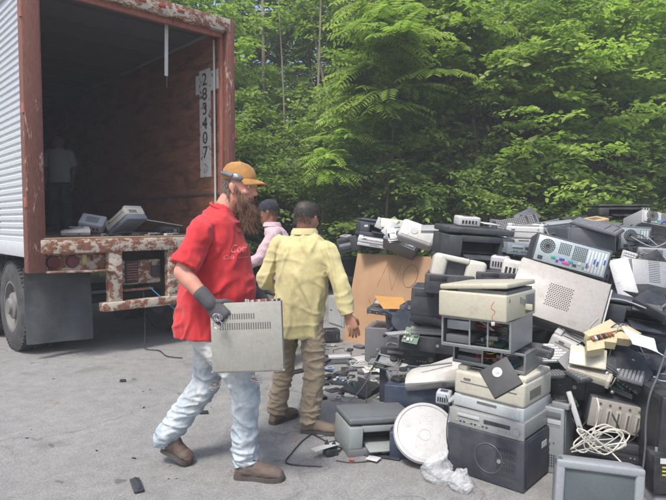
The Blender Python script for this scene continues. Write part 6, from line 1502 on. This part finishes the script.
    mb = MB(); mb.prism([(-.05, 0), (-.02, .06), (.0, .015), (.03, .05), (.05, 0)], -.008, .008, plast(BLACK, .5), 'y'); o = mb.obj('plug_shard'); o.location = gp(330, 458, .035); tag(o, 'jagged black plastic shard standing on the power adapter', 'plastic scrap')
    # debris elsewhere
    for i, (x, y, a, l, w_, nm, c_, lab) in enumerate(((137, 493, -62, .17, .055, 'trim_strip', (.03, .035, .045), 'dark strip of plastic at the bottom left on open asphalt'), (123, 384, 5, .06, .02, 'plastic_piece', BLACK, 'small black scrap left of the striding man'),
            (204, 417, 8, .07, .022, 'plastic_piece', BLACK, 'black curved scrap between the striding man\'s boots'), (293, 375, 40, .26, .09, 'trim_strip', BLACK, 'black bar on the asphalt behind the grey cover, at the khaki trousers'), (276, 397, 5, .09, .04, 'plastic_piece', WHITE, 'white scrap on the asphalt between the two men'))):
        mb = MB(); mb.box((l, w_, .018), (0, 0, .010), plast(c_, .6), bev=.006); mb.box((l * .9, w_ * .4, .01), (0, 0, .022), plast(c_, .6), bev=.004); o = mb.obj(nm); q = gp(x, y, .002); o.location = q; o.rotation_euler = (0, 0, R(a)); tag(o, lab, 'plastic scrap')
    lf = plast((.35, .17, .07), .8)
    for i in range(26):
        x, y = g.uniform(20, 330), g.uniform(372, 490); q = gp(x, y, .003); mb = MB(); a = g.uniform(0, 6.3); s_ = g.uniform(.006, .017); c_ = lf if g.random() < .45 else plast(g.choice([BLACK, CHAR, LGREY]), .8)
        mb.loft([[Vector((s_ * math.cos(t), s_ * .5 * math.sin(t), z + .003 * math.cos(t))) for t in [k * PI / 4 for k in range(8)]] for z in (0, .002)], c_); o = mb.obj('litter_fleck' if c_ is not lf else 'dry_leaf'); o.location = q; o.rotation_euler = (0, 0, a)
        tag(o, 'tiny dry brown leaf scrap on open asphalt' if c_ is lf else 'tiny chip of debris on open asphalt', 'dry leaf' if c_ is lf else 'debris', 'dry leaves on the asphalt' if c_ is lf else 'small debris on the asphalt')
    # ---- cords over the right part
    wc_ = (.52, .50, .44)
    g = random.Random(8)
    pts = [P(571, 452, 3.05)]
    for t in range(22): pts.append(P(600 + 26 * math.cos(t * 1.25) + g.uniform(-5, 5), 440 + 13 * math.sin(t * 1.9) + g.uniform(-3, 3), 3.02 + g.uniform(-.05, .05)))
    pts += [P(626, 468, 2.93), P(634, 486, 2.86), P(637, 505, 2.84)]
    cable('white_cable', pts, .0042, wc_, 'tangle of cream cord heaped on top of the silver television')
    pts = [P(575 + g.uniform(0, 50), 436 + g.uniform(-6, 18), 3.0) for _ in range(9)]
    cable('white_cable', pts, .003, (.45, .44, .40), 'thinner cream cord looping through the tangle above the silver television')
    cable('white_cable', [P(572, 448, 3.05), P(588, 440, 3.05), P(596, 425, 3.1), P(599, 410, 3.08), P(597, 398, 3.12)], .0042, wc_, 'cream cord climbing from the television past the taupe slotted unit')
    cable('black_cable', [P(668, 345, 3.1), P(658, 375, 3.05), P(650, 395, 3.0), P(646, 420, 2.98), P(645, 450, 2.95), P(640, 490, 2.9)], .0055, (.06, .065, .08), 'thick dark cord hanging down at the right in front of the taupe slotted unit')
    cable('grey_cable', [P(578, 322, 3.7), P(590, 310, 3.7), P(602, 300, 3.75), P(622, 300, 3.75), P(645, 308, 3.7), P(668, 318, 3.65)], .005, (.35, .37, .40), 'grey cord lying over the wide black printer')
    cable('white_cable', [P(618, 226, 4.7), P(636, 232, 4.6), P(641, 246, 4.55), P(637, 262, 4.5)], .006, wc_, 'cream cord hanging from the small computer back at the upper right')
    for k in range(5): cable('grey_cable', [P(628 + k * 6, 236 + g.uniform(-3, 3), 4.6), P(640 + k * 4, 244 + g.uniform(-8, 6), 4.45), P(655 + k * 3, 248 + g.uniform(-8, 8), 4.4), P(670, 240 + 5 * k, 4.4)], .004, g.choice([BLACK, (.3, .31, .33), (.1, .1, .12)]), 'dark thin lead matted over the black keyboards at the right edge', group='leads over the black keyboards')
    cable('black_cable', [P(560, 385, 3.2), P(567, 400, 3.25), P(572, 418, 3.25), P(580, 428, 3.2)], .004, BLACK, 'black lead right of the cream laser printer, running down to the cream cord')
    for i, (x, y) in enumerate(((619, 371), (612, 392), (655, 378), (606, 374))):
        mb = MB(); mb.sph(.018, (0, 0, 0), plast((.5, .52, .5), .15, .7), sc=(1.2, .8, .7)); mb.cyl(.008, .03, (.02, 0, 0), plast(BLACK, .4), rot=(0, PI / 2, 0)); o = mb.obj('shiny_knob'); o.location = P(x, y, 3.28); o.rotation_euler = (g.uniform(0, 1), g.uniform(0, 1), g.uniform(0, 3)); tag(o, ['shiny metal knob under the broken tan tray', 'shiny clip on the top edge of the taupe slotted unit', 'shiny clip at the right end of the buried black printer', 'shiny screw head left of the other knobs'][i], 'metal knob')
    # ---- body of the heap behind and beneath
    protos = [(lambda: pc_case(.44, .42, .17, DARK, bays=1, name='desktop_computer'), 'black desktop computer'), (lambda: inkjet(.46, .36, .20, CHAR), 'charcoal printer'),
              (lambda: pc_case(.42, .40, .18, (.20, .21, .22), bays=2, name='desktop_computer'), 'grey desktop computer'), (lambda: deck(.43, .34, .10, BLACK, CHAR, 'video_recorder'), 'black recorder'),
              (lambda: pc_rear(.42, .18, .40, CHAR, seed=12), 'silver backed computer'), (lambda: laser(.40, .36, .22, (.45, .45, .43)), 'pale grey printer'), (lambda: crt(.40, .34, .36, (.09, .095, .10)), 'dark tube monitor'), (lambda: flatmon(.44, .30), 'black flat monitor')]
    made = {}; g = random.Random(33)
    def Hm(x, y):   # heap height
        xl = .75 if y > 4.3 else 1.2
        front = 3.35 + max(0, (1.7 - x)) * 1.7 if x < 1.7 else 3.35
        if x < .45 or x > 4.2 or y > 7.9: return 0
        return min(1.5, .10 + .62 * (y - front)) * min(1, (4.5 - x) / .9) * min(1, (8.3 - y) / 1.3)
    cells = []
    y = 3.6
    while y < 8:
        x = .7
        while x < 4.3:
            H = Hm(x, y) - .16
            z = 0
            while z + .16 < H:
                cells.append((x + g.uniform(-.05, .05), y + g.uniform(-.05, .05), z, H - z)); z += .19
            x += .47
        y += .48
    for x, y, z, left in cells:
        px = 333 + F * x / (y - .2); py = HOR + F * (CAMH - z - .24) / y
        if 325 < px < 450 and py < 318 and y < 7.9 - .55 * x: continue
        if px < 372 and y < 6: continue
        if left > .62 and y > 4.4 and x < 3.4 and x > 1.4: continue      # never seen: deep inside
        k = g.choice((0, 1, 2, 3, 4, 5, 6, 7, 0, 1)) if left < .45 else g.choice((0, 2, 3, 4))
        if (k in (6,)) and left > .3: k = 0
        if k not in made: r = protos[k][0](); made[k] = r
        else: r = dup(made[k])
        if 'h' in r: del r['h']
        lvl = 'near its top' if left < .35 else 'low inside it'; sd_ = 'right' if x > 2.4 else 'middle' if x > 1.3 else 'left'; dp = 'back' if y > 5.6 else 'front'
        r.location = (x, y, z + (.02 if left < .3 else 0)); t = 14 if left < .35 else 3
        r.rotation_euler = (R(g.uniform(-t, t)), R(g.uniform(-t, t)), R(g.choice((0, 90, 180, -90)) * 0 + g.uniform(-50, 30)))
        if k == 7: r.rotation_euler.x = R(-75)
        tag(r, '%s jammed into the %s %s of the heap, %s' % (protos[k][1], dp, sd_, lvl), 'scrap electronics', 'scrap filling the %s %s of the heap' % (dp, sd_))
    clutter(g)
    # ---- scrap on the trailer floor
    def ont(lx, ly, r, yaw, lab, cat, dz=0, pitch=0, roll=0):
        q = tl(lx, ly, 0); put(r, q.x, q.y, 1.333 + dz, yaw, pitch, roll, lab, cat, 'scrap on the trailer floor')
    ont(1.22, .42, laser(.40, .30, .20, (.48,.47,.43), side=(.14, .17, .22)), -28, 'cream fronted printer lying tilted on the trailer floor edge', 'printer', .10, 0, -32)
    ont(.98, .95, small_box(.30, .22, .13, (.52, .54, .56), 'broken_cover'), 10, 'upright broken pale cover behind the cream printer in the trailer', 'cover', .10, 35, 10)
    ont(.54, .30, fax(.30, .22, .11, (.5, .49, .46)), 30, 'small cream machine at the left on the trailer floor', 'fax machine', .01)
    ont(1.75, .45, open_chassis(.24, .20, .10, CHAR, seed=15, name='small_open_case'), 35, 'small dark open case right of the cream printer in the trailer', 'computer case', .0, 6, 0)
    ont(1.72, .62, tablet(.62, .10, .012, (.5, .51, .5), 'metal_strip'), 40, 'long pale strip sticking out right over the trailer floor', 'metal strip', .16, 0, 9)
    ont(.85, .28, tablet(.40, .12, .014, (.10, .11, .12), 'black_cover'), 42, 'flat black cover on the trailer floor before the cream printer', 'cover', .0)
    ont(.25, .35, tablet(.34, .14, .012, (.09, .09, .10), 'black_cover'), 45, 'flat black cover at the far left of the trailer floor', 'cover', .0)
    for i in range(14):
        lx = g.uniform(.7, 2.2); q = small_box(g.uniform(.04, .12), g.uniform(.03, .07), g.uniform(.015, .04), g.choice([BLACK, WHITE, GREY, (.25, .1, .06), LGREY]), 'loose_part')
        ont(lx, g.uniform(.08, .30), q, g.uniform(0, 90), 'small loose part among the crumbs along the trailer floor edge', 'loose part')
    cable('black_cable', [tl(.7, .15, 1.35), tl(.9, .12, 1.36), tl(1.1, .2, 1.38), tl(1.5, .12, 1.35), tl(1.9, .15, 1.35)], .005, BLACK, 'black lead lying along the trailer floor edge')
pile()
